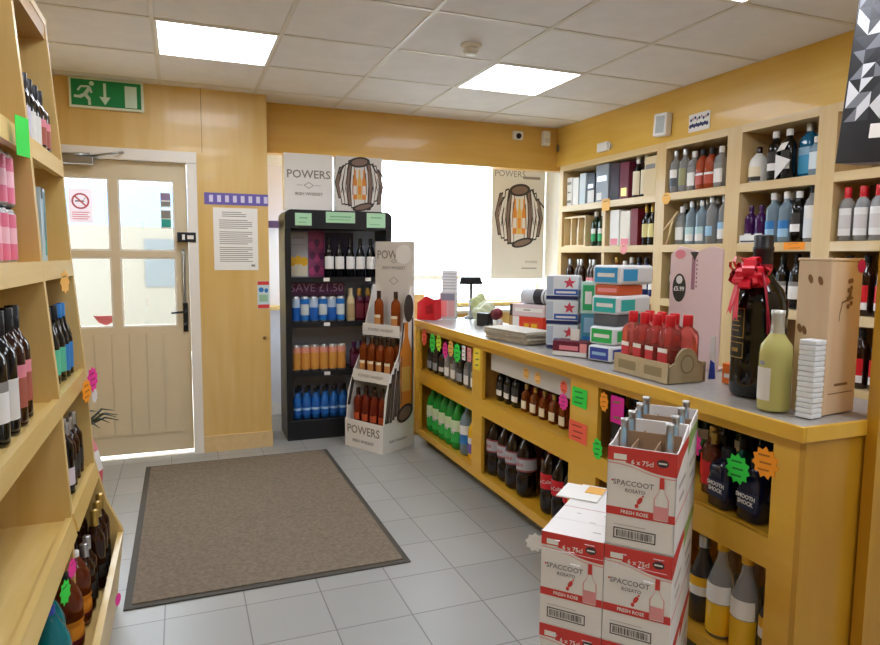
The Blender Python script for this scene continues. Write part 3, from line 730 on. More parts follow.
k_pb = spirit(G_PBLUE, CARD, [(.5, 0), (.5, 1)], [LBLUE, BLUE], z0=.03, z1=.12)
k_wht = spirit(G_CLEAR, BLACK, [(.6, 0), (.4, 1)], [mat('frost_label', 'dfe4e8', .5), CARD], prof=P_TALL, z0=.02, z1=.19, spread=PI)
k_redcap = spirit(G_CLEAR, REDL, [(.25, 0), (.5, 1), (.25, 0)], [CARD, mat('label_silverred', 'd6d2d0', .4)], prof=P_TALL, z0=.03, z1=.18, cz=.235, cr=.018, spread=PI * .8, s3=(.92, .92, .9))
k_redlab = spirit(G_BROWN, BLACK, [(.3, 0), (.7, 1)], [CARD, REDL], z0=.03, z1=.15, prof=P_TALL)
k_white_cream = wine(G_BLACK, CARD, [(1, 0)], [CREAM], .02, .19, PI * .8)
k_cream3 = Kind('liqueur_bottle', 'bottle', P_TALL, mat('cream_liqueur', 'e8dfc6', .25), [('cap', MB().lathe(cap(.25, .294, .0165), 12), GOLD)], s3=(.7, .7, .68))
k_green = spirit(G_GREEN, CARD, [(.6, 0), (.4, 1)], [GRNP, CARD], z0=.04, z1=.14)
k_greenw = spirit(G_MIDG, CARD, [(1, 0)], [CARD], z0=.12, z1=.17, prof=P_TALL, s3=(1, 1, .95))
k_yellab = wine(G_BLACK, GOLD, [(1, 0)], [mat('pale_yellow_label', 'e6dc9c', .5)], .06, .16, s3=(.84, .84, .95))
k_rosew = wine(G_BROWN, TIN, [(.7, 0), (.3, 1)], [CARD, PINKL], .03, .13, s3=(.9, .9, .85))
k_amber = spirit(G_AMBER, GOLD, [(1, 0)], [CREAM])
k_navy = spirit(mat('navy_glass', '182a62', .08), BLACK, [(.4, 0), (.6, 1)], [CARD, NAVY], z0=.05, z1=.16)
k_red = wine(G_BLACK, BLACK, [(.75, 0), (.25, 1)], [CARD, INKG])
# ---- row 1 and others, first bay (from the window)
XS = 3.125
def tl(desc): return desc
carton('gift_tube', 'first white gift carton at the window end of the top spirit shelf', 3.13, 4.875, R1, .075, .075, .235, CARD, RS, [(.1, .9, .1, .2, INKG), (.2, .8, .45, .5, INKG), (.1, .9, .75, .85, INKG)])
carton('gift_carton', 'second plain white gift carton on the top spirit shelf near the window', 3.13, 4.775, R1, .085, .08, .225, CARD, RS)
carton('gift_carton', 'tall pale silver gift carton third from the window on the top shelf', 3.13, 4.672, R1, .085, .08, .25, mat('pale_silver', 'c9d4da', .4), RS)
carton('gift_carton', 'black gift carton with white lower label beside the pale silver one', 3.13, 4.55, R1, .11, .09, .24, BLACK, RS, [(.15, .95, .02, .42, CARD), (.2, .8, .5, .62, TIN)])
carton('gift_carton', 'large grey gift carton in the middle of the first top shelf', 3.13, 4.39, R1, .165, .1, .285, mat('grey_carton', '8f959c', .4), RS, [(.1, .5, .05, .25, CARD), (.15, .85, .55, .7, TIN)])
carton('gift_carton', 'dark plum gift carton standing beside the large grey carton', 3.13, 4.235, R1, .11, .09, .275, mat('dark_plum', '35202c', .5), RS, [(.1, .9, .1, .2, INK)])
carton('gift_carton', 'maroon gift carton with gold lower print on the first top shelf', 3.13, 4.12, R1, .105, .09, .27, MAROON, RS, [(.2, .8, .08, .3, GOLD)])
for i, y in enumerate((4.015, 3.925)): k_white_cream.put(3.13, y, R1, ['dark bottle with cream label beside the maroon carton on the top shelf', 'dark bottle with cream label beside the pale wooden carton on the top shelf'][i], RS)
carton('gift_carton', 'cream carton with grey lettering at the end of the first top shelf', 3.12, 3.81, R1, .125, .1, .27, mat('cream_carton', 'd9c59a', .55), RS, [(.1, .9, .68, .8, INKG)])
# row 2
o = thing('bottle_rack', 'pale wooden gift rack holding three cream bottles by the window', 'gift box', (3.14, 4.76, R2 + .001), RS)
b = MB(); b.box(-.16, .16, -.06, .06, 0, .012); b.box(-.16, .16, -.06, .06, .235, .25); b.box(-.16, .16, .05, .06, .012, .235)
for x in (-.16, -.055, .05, .148): b.box(x, x + .012, -.06, .06, .012, .235)
b.build('rack_frame', BEECH, o); MB().box(-.148, .148, .046, .0495, .012, .235).build('rack_back', BACKB, o)
for i in range(3): k_cream3.put(3.135, 4.86 - .1 * i, R2 + .012, ['cream liqueur bottle in the rack slot nearest the window', 'cream liqueur bottle in the middle slot of the small rack', 'cream liqueur bottle in the rack slot beside the green bottles'][i], RS)
for i, y in enumerate((4.535, 4.44)): k_green.put(3.14, y, R2, ['dark green bottle directly beside the wooden gift rack', 'dark green bottle between the rack and the shelf divider'][i], RS)
carton('gift_carton', 'white carton beside the divider on the second spirit shelf', 3.13, 4.22, R2, .11, .09, .27, CARD, RS, [(.1, .9, .02, .2, PINKL)])
carton('gift_carton', 'pale cream carton second from the divider on the second spirit shelf', 3.13, 4.09, R2, .115, .09, .255, mat('ivory_card', 'ece6d8', .55), RS, [(.1, .9, .02, .2, PINKL)])
carton('gift_carton', 'dark red carton on the second spirit shelf beside the yellow label bottles', 3.13, 3.985, R2, .08, .09, .265, mat('dark_red_card', '7c1d28', .5), RS)
for i, y in enumerate((3.90, 3.835, 3.77)): k_yellab.put(3.13, y, R2, ORD[i] + ' dark bottle with yellow label after the dark red carton', RS)
# row 3
for i in range(6): k_rosew.put(3.12 + .03 * (i % 2), 4.87 - .088 * i, R3, ORD[i] + ' small white label wine from the window on the third spirit shelf', RS)
k_amber.put(3.13, 4.23, R3, 'amber spirit bottle with cream label beside the divider on the third shelf', RS)
k_ginw.put(3.13, 4.13, R3, 'clear square bottle with white label on the third shelf', RS)
for i, y in enumerate((4.05, 3.965, 3.88, 3.795)): (k_pb if i == 0 else k_navy).put(3.13, y, R3, ['pale blue bottle before the navy bottles on the third shelf', 'navy bottle next to the pale blue bottle on the third shelf', 'middle navy bottle of three on the third shelf', 'navy bottle against the upright on the third shelf'][i], RS)
# second bay
for i, (k, y) in enumerate(((k_gin, 3.59), (k_olive, 3.505), (k_ginw, 3.425), (k_rose, 3.345), (k_rose, 3.27), (k_ginw, 3.20), (k_rose, 3.145))):
    k.put((3.105, 3.105, 3.11, 3.105, 3.105, 3.115, 3.19)[i], y, R1, ORD[i] + ' bottle from the window end of the second top shelf bay', RS)
random.seed(5)
for i, (k, x, y) in enumerate(((k_green, 3.2, 3.59), (k_ginw, 3.12, 3.525), (k_vodk, 3.19, 3.455), (k_aqua, 3.11, 3.425), (k_aqua, 3.11, 3.335), (k_vod, 3.19, 3.37), (k_vodk, 3.11, 3.25), (k_vod, 3.19, 3.285), (k_vod, 3.12, 3.16))):
    k.put(x, y, R2, ORD[i] + ' bottle from the window in the second bay of the second shelf', RS)
o = thing('wooden_twig', 'pale bent wooden strip leaning on the upright of the second shelf', 'ornament', (3.075, 3.6, R2 + .001), RS)
MB().tube([(-.06, -.005, .08), (.0, -.008, .13), (.04, -.008, .16), (.085, -.005, .215)], [.008, .011, .011, .008], 6).build('strip', BEECH, o)
MB().tube([(.0, -.008, .0), (.02, -.009, .07), (.045, -.009, .165)], [.012, .01, .008], 6).build('stem', BEECH, o)
k_greenw.put(3.13, 3.58, R3, 'green bottle with white cap behind the pink poster', RS)
for i in range(4): k_red.put(3.14, 3.47 - .095 * i, R3, ORD[i] + ' dark wine bottle behind the pink poster on the third shelf', RS)
# third bay
k_short.put(3.13, 2.93, R1, 'short cream rum bottle at the start of the third top shelf bay', RS)
for i, y in enumerate((2.815, 2.725)): k_dark.put(3.125, y, R1, ['dark bottle with white cap beside the short cream bottle', 'dark bottle with white arrow tag beside the blue bottles'][i], RS)
o = thing('arrow_tag', 'white paper arrow tag hanging on a dark bottle on the top shelf', 'tag', (3.073, 2.73, R1 + .003), RS)
p = MB(); p.prism([(-.035, .0), (-.035, .135), (.062, .095)], -.001, .001); p.prism([(-.03, .15), (.0, .19), (.045, .195), (.02, .155)], -.001, .001); p.build('paper', CARD, o)
for i, y in enumerate((2.645, 2.555)): k_blue.put(3.18, y, R1, ['large blue gin bottle beside the arrow tag', 'middle large blue gin bottle on the top shelf'][i], RS)
k_blue.put(3.272, 2.60, R1, 'large blue gin bottle set back against the upright', RS)
k_pale.put(3.1, 2.538, R1, 'pale bottle with white cap in front of the last blue bottle', RS)
for i, y in enumerate((2.955, 2.882)): k_purp.put(3.12, y, R2, ['small purple bottle nearest the upright on the second shelf', 'small purple bottle beside the pale blue bottles'][i], RS)
carton('card_strip', 'white card strip lying in front of the purple bottles', 3.075, 2.91, R2, .15, .012, .045, CARD, RS, [(.05, .95, .1, .3, INK)])
for i, (k, x, y) in enumerate(((k_pb, 3.2, 2.84), (k_vod, 3.28, 2.80), (k_pb, 3.11, 2.79), (k_pb, 3.2, 2.75), (k_pb, 3.11, 2.705), (k_dark, 3.105, 2.622))):
    k.put(x, y, R2, ORD[i] + ' bottle after the purple ones on the second shelf of the third bay', RS)
for i, y in enumerate((2.542, 2.545)): k_wht.put(3.105 + .08 * i, y, R2, ['tall frosted white label bottle in front near the upright', 'tall frosted white label bottle behind its twin near the upright'][i], RS)
for i in range(5): k_red.put(3.15, 2.92 - .09 * i, R3, ORD[i] + ' dark wine bottle behind the giant red bow bottle', RS)
# fourth bay
for i, (x, y) in enumerate(((3.105, 2.345), (3.185, 2.315), (3.105, 2.265), (3.185, 2.235), (3.105, 2.185), (3.185, 2.155), (3.105, 2.105))):
    k_redcap.put(x, y, R2, ORD[i] + ' red capped clear vodka from the upright in the fourth shelf bay', RS)
for i in range(5):
    k_redlab.put(3.12, 2.32 - .09 * i, R3, ORD[i] + ' red label bottle on the third shelf beyond the wooden box', RS)
    k_redlab.put(3.12, 2.32 - .09 * i, R4, ORD[i] + ' red label bottle on the fourth shelf beyond the wooden box', RS)
for i in range(4): k_redlab.put(3.11, 2.33 - .1 * i, .40, ORD[i] + ' red label bottle on the low shelf beyond the wooden box', RS)
# ---- left shelving (facing +x)
LS = PI / 2
k_lw = wine(G_BLACK, BLACK, [(1, 0)], [mat('white_label_left', 'dedcd6', .5)], .04, .14)
k_lw2 = wine(G_BLACK, CARD, [(1, 0)], [mat('lilac_label', 'c9c4d8', .5)], .05, .15)
k_lr = wine(G_BROWN, BLACK, [(.7, 0), (.3, 1)], [mat('rust_label', 'a85a48', .5), PINKL], .05, .16)
k_sml = wine(G_BLACK, BLACK, [(1, 0)], [mat('white_label_left', 'dedcd6', .5)], .03, .15, s3=(.92, .92, .78)); k_sml2 = wine(G_BLACK, CARD, [(1, 0)], [mat('lilac_label', 'c9c4d8', .5)], .03, .15, s3=(.92, .92, .78)); k_smr = wine(G_BROWN, BLACK, [(.7, 0), (.3, 1)], [mat('rust_label', 'a85a48', .5), PINKL], .05, .16, s3=(.92, .92, .78))
k_teal = wine(G_BLACK, BLACK, [(1, 0)], [mat('mint_label', '5fc3a0', .5)], .04, .14, prof=P_BURG, s3=(.8, .8, .86))
k_tealb = wine(G_BLACK, BLUE, [(1, 0)], [BLUE], .03, .14, prof=P_BURG, s3=(.8, .8, .86))
k_silver = wine(G_BROWN, TIN, [(1, 0)], [INK], .05, .13, s3=(.8, .8, .75))
k_roundl = wine(G_BLACK, TIN, [(1, 0)], [mat('round_label', 'd8cfdc', .5)], .04, .11, s3=(.9, .9, .85))
k_gold = wine(G_BROWN, GOLD, [(1, 0)], [INK], .05, .10, s3=(.85, .85, .95))
k_cider = pet(G_CIDER, BLACK, [(.15, 0), (.85, 1)], [MAROON, AMBER_L], .05, .14, s3=(.82, .82, .76))
k_ciderw = pet(G_CIDER, CARD, [(.15, 0), (.85, 1)], [MAROON, AMBER_L], .05, .14, s3=(.82, .82, .76))
k_water = pet(G_TEALP, mat('blue_cap', '2b4fc0', .4), [(1, 0)], [TEAL], .04, .12, s3=(.9, .9, .88))
for i, (k, x, y) in enumerate(((k_sml2, -.50, 2.31), (k_sml2, -.452, 2.39), (k_sml, -.452, 2.475), (k_sml, -.453, 2.56), (k_smr, -.452, 2.645), (k_smr, -.453, 2.73))):
    k.put(x, y, 1.72, ORD[i] + ' wine bottle toward the door on the top shelf by the entrance', LS)
for i, (k, y) in enumerate(((k_lr, 1.48), (k_lw, 1.58), (k_lw2, 1.68), (k_lw, 1.78))):
    k.put(-.47, y, 1.72, ORD[i] + ' wine bottle toward the divider on the near top shelf', LS)
carton('tall_carton', 'silver and teal tall carton alone on the second shelf by the door', -.447, 2.47, 1.36, .075, .075, .24, mat('silver_teal', 'b8ccd0', .3), LS, [(.5, .95, .3, .95, mat('teal_dark', '3f7f84', .4)), (.55, .9, .1, .3, TEAL), (.05, .4, .85, 1, INK)])
PKT = mat('pink_pack', 'e0708c', .45); PKB = mat('pale_pink_pack', 'f0b8c4', .45); PKG = mat('lime_pack', 'a8d85a', .45)
k_pinkcan = can(None, [(.35, 0), (.35, 1), (.3, 0)], [PKT, PKB], s3=(1.1, 1.1, .9))
k_limecan = can(None, [(.6, 0), (.4, 1)], [PKG, PKB], s3=(1.1, 1.1, .9))
k_bluecan = can(None, [(.6, 0), (.4, 1)], [mat('mauve_pack', 'b9a8d0', .45), LBLUE], s3=(1.1, 1.1, .9))
for j in range(2):
    for i in range(6):
        k = k_limecan if (j == 0 and i < 2) else (k_bluecan if (j == 1 and i < 2) else k_pinkcan)
        k.put(-.455, 1.70 + .084 * i, 1.36 + .1515 * j, ORD[i] + (' lower' if j == 0 else ' upper') + ' stacked drink can toward the divider on the near second shelf', LS)
for i, (k, x, y) in enumerate(((k_red, -.43, 1.60), (k_lr, -.49, 1.68), (k_red, -.415, 1.74), (k_lw, -.415, 1.84), (k_lr, -.415, 1.93), (k_lr, -.42, 2.02))):
    k.put(x, y, .95, ORD[i] + ' dark wine bottle toward the divider on the near waist height shelf', LS)
for i, (k, x, y) in enumerate(((k_teal, -.43, 2.42), (k_teal, -.42, 2.50), (k_teal, -.415, 2.58), (k_tealb, -.413, 2.655), (k_tealb, -.413, 2.73), (k_lw, -.51, 2.46), (k_lw, -.51, 2.56))):
    k.put(x, y, .95, ORD[i] + ' bottle of the teal and blue label group on the door end shelf', LS)
for i in range(4):
    for j in range(2):
        (k_roundl if (i == 0 and j == 0) else k_silver).put(-.39 - .075 * j, 2.47 + .08 * i, .58, ORD[i] + (' front' if j == 0 else ' rear') + ' dark bottle in the block above the floor bin', LS)
for i in range(4): k_silver.put(-.62, 2.29 + .1 * i, .58, ORD[i] + ' dim bottle deep at the back of the shelf above the bin', LS)
for i in range(5): k_lw.put(-.46, 1.36 + .09 * i, .58, ORD[i] + ' pale label bottle on the near shelf above the floor bin', LS)
for i in range(3):
    for j in range(2): k_gold.put(-.314 - .074 * j, 2.715 - .085 * i, .196, ORD[i] + (' outer' if j == 0 else ' inner') + ' gold capped dark bottle from the door end of the bin', LS)
for i, (k, x, y) in enumerate(((k_silver, -.33, 2.465), (k_silver, -.33, 2.40), (k_silver, -.41, 2.42))): k.put(x, y, .196, ['silver capped bottle behind the cider in the floor bin', 'silver capped bottle touching the cider in the floor bin', 'silver capped bottle on the wall side of the bin behind the cider'][i], LS)
for i, (k, x, y) in enumerate(((k_ciderw, -.345, 2.306), (k_cider, -.46, 2.306), (k_cider, -.348, 2.15), (k_cider, -.465, 2.15))):
    k.put(x, y, .196, ['amber cider bottle with white cap in the floor bin', 'amber cider bottle tucked at the back of the floor bin', 'amber cider bottle at the front board of the bin', 'amber cider bottle under the shelf lip beside the blue bottles'][i], LS)
for i, (x, y) in enumerate(((-.375, 1.99), (-.45, 1.905), (-.345, 1.875))): k_water.put(x, y, .196, ['blue capped teal bottle beside the amber cider in the bin', 'blue capped teal bottle at the back near the viewer', 'blue capped teal bottle against the bin front'][i], LS)
# ---- inside the counter (facing -x)
k_flask1 = spirit(G_GREY, BLACK, [(.6, 0), (.4, 1)], [mat('steel_label', '9aa0a8', .5), INK], prof=P_SMALL, z0=.02, z1=.09, name='small_spirit_bottle', cz=.15, cr=.014, s3=(1.25, 1.25, 1.25))
k_flask2 = spirit(G_CLEAR, TIN, [(.6, 0), (.4, 1)], [CARD, INKG], prof=P_SMALL, z0=.02, z1=.10, name='small_spirit_bottle', cz=.15, cr=.014, s3=(1.2, 1.2, 1.2))
k_flask3 = spirit(G_AMBER, GOLD, [(1, 0)], [CREAM], prof=P_SMALL, z0=.02, z1=.075, name='small_spirit_bottle', cz=.15, cr=.014, s3=(.85, .85, .8))
k_redtop = spirit(mat('plum_glass', '4a1220', .1), REDL, [(1, 0)], [mat('plum_red_label', '8c2236', .5)], prof=P_SMALL, z0=.02, z1=.10, name='small_spirit_bottle', cz=.135, cr=.0165, s3=(1.05, 1.05, 1.2))
k_darksm = spirit(G_BLACK, BLACK, [(.4, 0), (.6, 1)], [CARD, INK], prof=P_SMALL, z0=.03, z1=.10, name='small_spirit_bottle', cz=.15, cr=.014, s3=(1.1, 1.1, 1.1))
random.seed(11)
for i in range(8):
    (k_flask1, k_flask1, k_darksm, k_flask2, k_flask2, k_flask1, k_flask2, k_flask2)[i].put(1.69, 4.42 - .11 * i, .563, ORD[i] + ' small front spirit bottle from the whiskey stand end of the counter', RS)
for i in range(8): (k_redtop if i in (3, 4, 5) else k_darksm).put(1.79, 4.38 - .105 * i, .563, ORD[i] + ' small rear spirit bottle from the whiskey stand end of the counter', RS)
for i in range(9): (k_redtop if i < 6 else k_flask3).put(1.805, 3.38 - .09 * i, .563, ORD[i] + ' rear miniature spirit from the window side in the middle counter bay', RS)
for i in range(9): (k_darksm if i < 3 else k_flask3).put(1.72 - .0 * i, 3.36 - .095 * i, .563, ORD[i] + ' front miniature spirit from the window side in the middle counter bay', RS)
for i, y in enumerate((3.245, 3.065)): k_flask2.put(1.885, y, .563, ['white capped miniature between the red capped rows', 'white capped miniature beside its twin between the rows'][i], RS)
k_lem = pet(G_GRN, G_GRN, [(.5, 0), (.5, 1)], [mat('lemon_green', '2fb64a', .4), mat('lime_white', 'd8ecc0', .4)], .05, .2)
me = None
for i in range(5):
    o = k_lem.put(1.70, 4.42 - .118 * i, .113, ORD[i] + ' green lemonade bottle from the whiskey stand in the low counter bay', RS)
    lb = [c_ for c_ in o.children if c_.name.startswith('label')][0]
    if me is None:
        tx = text('lettering', '7UP', .05, CARD, lb, (0, 0, .125), bold=.001, bend=.0546); me = tx.data
    else: link(bpy.data.objects.new('lettering', me), lb).location = (0, 0, .125)
for i in range(5): k_lem.put(1.82, 4.38 - .118 * i, .113, ORD[i] + ' green lemonade bottle in the rear row of the low counter bay', RS)
k_bw = pet(G_PBLUE, BLUE, [(.5, 0), (.5, 1)], [BLUE, CARD], .08, .2); k_ylw = pet(G_YEL, YELLP, [(.6, 0), (.4, 1)], [PURPLE, CARD], .05, .17, s3=(.8, .8, .85))
k_colas = pet(G_COLA, REDL, [(1, 0)], [REDL], .12, .18, s3=(.62, .62, .72))
k_bw.put(1.70, 3.805, .113, 'pale blue bottle with blue label after the green lemonade', RS); k_bw.put(1.815, 3.79, .113, 'pale blue bottle in the rear row after the green lemonade', RS)
k_ylw.put(1.70, 3.70, .113, 'yellow drink bottle beside the post of the low counter bay', RS); k_colas.put(1.685, 3.62, .113, 'small cola bottle tucked against the counter post', RS)
k_diet = pet(G_COLA, BLACK, [(.12, 1), (.76, 0), (.12, 1)], [mat('silver_label', 'b9bcc2', .35), mat('silver_red_edge', '9a4a52', .4)], .135, .205, s3=(1.04, 1.04, 1.06))
k_cola = pet(G_COLA, REDL, [(1, 0)], [mat('cola_red', 'cf1f2b', .4)], .13, .205, s3=(.95, .95, 1.02))
dm = cm = None
for i, (x, y) in enumerate(((1.70, 3.405), (1.71, 3.285), (1.70, 3.165), (1.70, 3.035), (1.81, 2.96))):
    o = k_diet.put(x, y - .01, .113, ORD[i] + ' silver label cola bottle from the window in the low middle bay', RS)
    lb = [c_ for c_ in o.children if c_.name.startswith('label')][0]
    if dm is None: dm = text('lettering', 'Coke', .038, mat('coke_red_text', 'b3202c', .5), lb, (0, 0, .178), tilt=.12, bend=.0572).data
    else: link(bpy.data.objects.new('lettering', dm), lb).location = (0, 0, .178)
for i, (x, y) in enumerate(((1.695, 2.77), (1.695, 2.665), (1.695, 2.56), (1.80, 2.72), (1.80, 2.60))):
    o = k_cola.put(x, y, .113, ORD[i] + ' red label cola bottle in the low middle bay near the boxes', RS)
    lb = [c_ for c_ in o.children if c_.name.startswith('label')][0]
    if cm is None: cm = text('lettering', 'Coca-Cola', .026, CARD, lb, (0, 0, .165), tilt=.15, bend=.052).data
    else: link(bpy.data.objects.new('lettering', cm), lb).location = (0, 0, .165)
k_dbig = spirit(G_BLACK, BLACK, [(.3, 0), (.7, 1)], [TIN, INK], prof=P_TALL, z0=.05, z1=.16, s3=(1.05, 1.05, .9))
k_navyq = Kind('navy_bottle', 'bottle', P_SQR, mat('navy_deep', '141a3a', .12, coat=.3), [('cap', MB().lathe(cap(.205, .25, .017), 14), BLACK), ('label', lab(P_SQR, .045, .12, PI * .5, [(1, 0)]), [mat('navy_label', '1c2445', .4)])], s3=(1.35, 1.35, .8), seg=28)
k_redsm = spirit(G_CIDER, GOLD, [(1, 0)], [REDL], prof=P_SMALL, z0=.03, z1=.1, name='small_spirit_bottle', cz=.15, cr=.014, s3=(1.15, 1.15, 1.2))
k_tealsm = spirit(G_TEALP, BLACK, [(1, 0)], [BLUE], prof=P_SMALL, z0=.03, z1=.1, name='small_spirit_bottle', cz=.15, cr=.014, s3=(1.15, 1.15, 1.2))
for i, y in enumerate((2.235, 2.15)): k_dbig.put(1.70, y, .563, ['black bottle behind the green price star at the bay edge', 'black bottle second from the post in the near counter bay'][i], RS)
for i, (k, x, y) in enumerate(((k_redsm, 1.80, 1.82), (k_redsm, 1.74, 1.75), (k_tealsm, 1.78, 1.66), (k_darksm, 1.86, 1.70), (k_darksm, 1.86, 1.58), (k_flask2, 1.79, 1.50), (k_flask2, 1.79, 1.425), (k_darksm, 1.79, 1.57))):
    k.put(x, y, .563, ORD[i] + ' small bottle toward the counter end in the near upper bay', RS)
for i, (k, y) in enumerate(((k_green, 2.16), (k_green, 2.05), (k_dbig, 1.95), (k_green, 1.85), (k_dbig, 1.75), (k_green, 1.65), (k_dbig, 1.55), (k_green, 1.45))): k.put(1.99, y, .563, ORD[i] + ' tall bottle along the back of the near upper counter bay', RS)
sm = None
for i, y in enumerate((1.64, 1.515)):
    o = k_navyq.put(1.69, y, .563, ['square navy bottle with white lettering under the pink price star', 'square navy bottle with white lettering below the green price star'][i], RS)
    lb = [c_ for c_ in o.children if c_.name.startswith('label')][0]
    if sm is None: sm = text('lettering', 'SMOOTH\nSHOCK', .019, CARD, lb, (0, -.0485, .07), bold=.0006).data
    else: link(bpy.data.objects.new('lettering', sm), lb).location = (0, -.0485, .07)
k_pine = Kind('mixer_bottle', 'bottle', P_BURG, G_CLEAR, [('cap', MB().lathe(cap(.265, .305, .0175), 14), YELLP), ('label', lab(P_BURG, .11, .165, PI * .9, [(1, 0)]), [PAPER]), ('lower_label', lab(P_BURG, .012, .108, PI, [(1, 0)]), [G_YEL])], s3=(1.12, 1.12, 1.12))
k_pin2 = Kind('mixer_bottle', 'bottle', P_BURG, G_GREY, [('cap', MB().lathe(cap(.265, .305, .0175), 14), TIN), ('label', lab(P_BURG, .10, .165, PI * .8, [(.5, 0), (.5, 1)]), [PAPER, YELLP])], s3=(1.12, 1.12, 1.0))
for i, (k, x, y) in enumerate(((k_pin2, 1.70, 1.735), (k_pine, 1.685, 1.635), (k_pine, 1.685, 1.53), (k_pin2, 1.70, 1.43))):
    k.put(x, y, .113, ['clear bottle with yellow band nearest the boxes in the low end bay', 'white over yellow label bottle beside the boxes', 'white over yellow label bottle second from the counter end', 'grey bottle with angled label at the counter end post'][i], RS)
for i, y in enumerate((1.70, 1.60, 1.49)): k_pine.put(1.80, y, .113, ['rear yellow capped bottle nearest the boxes in the low bay', 'middle rear yellow capped bottle in the low end bay', 'rear yellow capped bottle nearest the counter end'][i], RS)
# ---- black rack contents
k_rkw = wine(G_BLACK, BLACK, [(1, 0)], [CARD], .07, .165, prof=P_BURG, s3=(.92, .92, 1.0))
for i in range(5):
    p = RK(.345 + .082 * i, .12, 1.22); k_rkw.put(*p, ORD[i] + ' dark wine bottle from the door on the rack top shelf', RKA)
k_bcan = can(None, [(.6, 0), (.4, 1)], [mat('strong_blue', '1d62b8', .35), mat('silver_blue', 'b8cfe6', .35)], s3=(.98, .98, 1.2))
k_bcan2 = can(None, [(.25, 0), (.5, 1), (.25, 0)], [mat('strong_blue2', '2274c4', .35), mat('pale_can', 'cfd9dc', .35)], s3=(.98, .98, 1.2))
for i in range(6):
    p = RK(.085 + .068 * i, .085, .885); (k_bcan if i % 2 == 0 else k_bcan2).put(*p, ORD[i] + ' blue can from the door on the rack second shelf', RKA)
for i in range(5):
    p = RK(.12 + .068 * i, .16, .885); k_bcan.put(*p, ORD[i] + ' blue can of the rear row on the rack second shelf', RKA)
k_cream2 = spirit(mat('cream_bottle', 'd8c69c', .2), CREAM, [(1, 0)], [mat('tan_label', 'b39a70', .5)], prof=P_SMALL, z0=.02, z1=.1, name='liqueur_bottle', s3=(1, 1, 1.4))
k_berry = spirit(G_PURPR, GOLD, [(1, 0)], [MAROON], prof=P_SMALL, z0=.02, z1=.1, name='liqueur_bottle', s3=(1.1, 1.1, 1.4))
k_cream2.put(*RK(.505, .085, .885), 'cream liqueur bottle after the blue cans on the rack', RKA)
for i in range(3): k_berry.put(*RK(.575 + .068 * i, .09, .885), ORD[i] + ' berry red bottle on the second rack shelf near the whiskey stand', RKA)
k_ocan = can(None, [(.75, 0), (.25, 1)], [mat('gold_orange', 'd99a48', .35), mat('peach_pack', 'e8a08a', .4)], s3=(1.0, 1.0, 1.25))
k_pcan = spirit(G_PURPR, G_PURP, [(1, 0)], [mat('plum_label', '6a2a50', .5)], prof=P_SMALL, z0=.02, z1=.1, name='cordial_bottle', s3=(1, 1, 1.2))
for i in range(6): k_ocan.put(*RK(.085 + .069 * i, .085, .51), ORD[i] + ' orange can from the door on the rack third shelf', RKA)
for i in range(4): k_pcan.put(*RK(.53 + .066 * i, .09 + .02 * (i % 2), .51), ORD[i] + ' plum cordial bottle on the third rack shelf by the whiskey stand', RKA)
k_wat = Kind('water_bottle', 'bottle', P_BEER, mat('blue_bottle_plastic', '2a6fc0', .2), [('cap', MB().lathe(cap(.2, .236, .016), 12), BLACK), ('label', lab(P_BEER, .03, .12, 2 * PI, [(.4, 0), (.2, 1), (.4, 0)]), [mat('cobalt_label', '2468bc', .35), mat('sky_label', 'a9cdf0', .35)])], body='bottle_body', s3=(1.06, 1.06, 1.0))
for i in range(6):
    k_wat.put(*RK(.085 + .07 * i, .075, .15), ORD[i] + ' blue bottle in the front row on the rack floor', RKA)
    k_wat.put(*RK(.115 + .07 * i, .16, .15), ORD[i] + ' blue bottle in the rear row on the rack floor', RKA)
for i in range(2): k_pcan.put(*RK(.56 + .07 * i, .1, .15), ORD[i] + ' plum bottle on the rack floor beside the blue bottles', RKA)
# ---- whiskey stand contents
k_wk = Kind('whiskey_bottle', 'bottle', P_TALL, mat('whiskey', 'b4531a', .05, trans=.6, ior=1.35), [('cap', MB().lathe(cap(.225, .295, .0168), 14), G_BROWN), ('label', lab(P_TALL, .05, .12, PI * .6, [(.7, 0), (.3, 1)]), [mat('whiskey_label', 'c88a4a', .5), CREAM])], s3=(.95, .95, 1))
k_wkr = Kind('whiskey_bottle', 'bottle', P_TALL, mat('red_whiskey', 'a03418', .05, trans=.55, ior=1.35), [('cap', MB().lathe(cap(.225, .295, .0168), 14), G_BROWN), ('label', lab(P_TALL, .06, .11, PI * .6, [(1, 0)]), [mat('red_whiskey_label', 'c2542c', .5)])], s3=(.95, .95, .98))
for j, yy in enumerate((.075, .155)):
    for i in range(4): k_wkr.put(*WS(.065 + .085 * i, yy, .14), ORD[i] + (' front' if j == 0 else ' rear') + ' red toned whiskey bottle in the lowest stand tier', WSA)
for j, yy in enumerate((.135, .215)):
    for i in range(4): k_wk.put(*WS(.065 + .085 * i, yy, .51), ORD[i] + (' front' if j == 0 else ' rear') + ' whiskey bottle in the middle stand tier', WSA)
for i in range(2): k_wk.put(*WS(.11 + .17 * i, .245, .84), ['whiskey bottle on the top tier nearest the rack', 'whiskey bottle on the top tier nearest the counter'][i], WSA)
# ------------------------------------------------------------------ on the counter (top at .931)
CT = .931
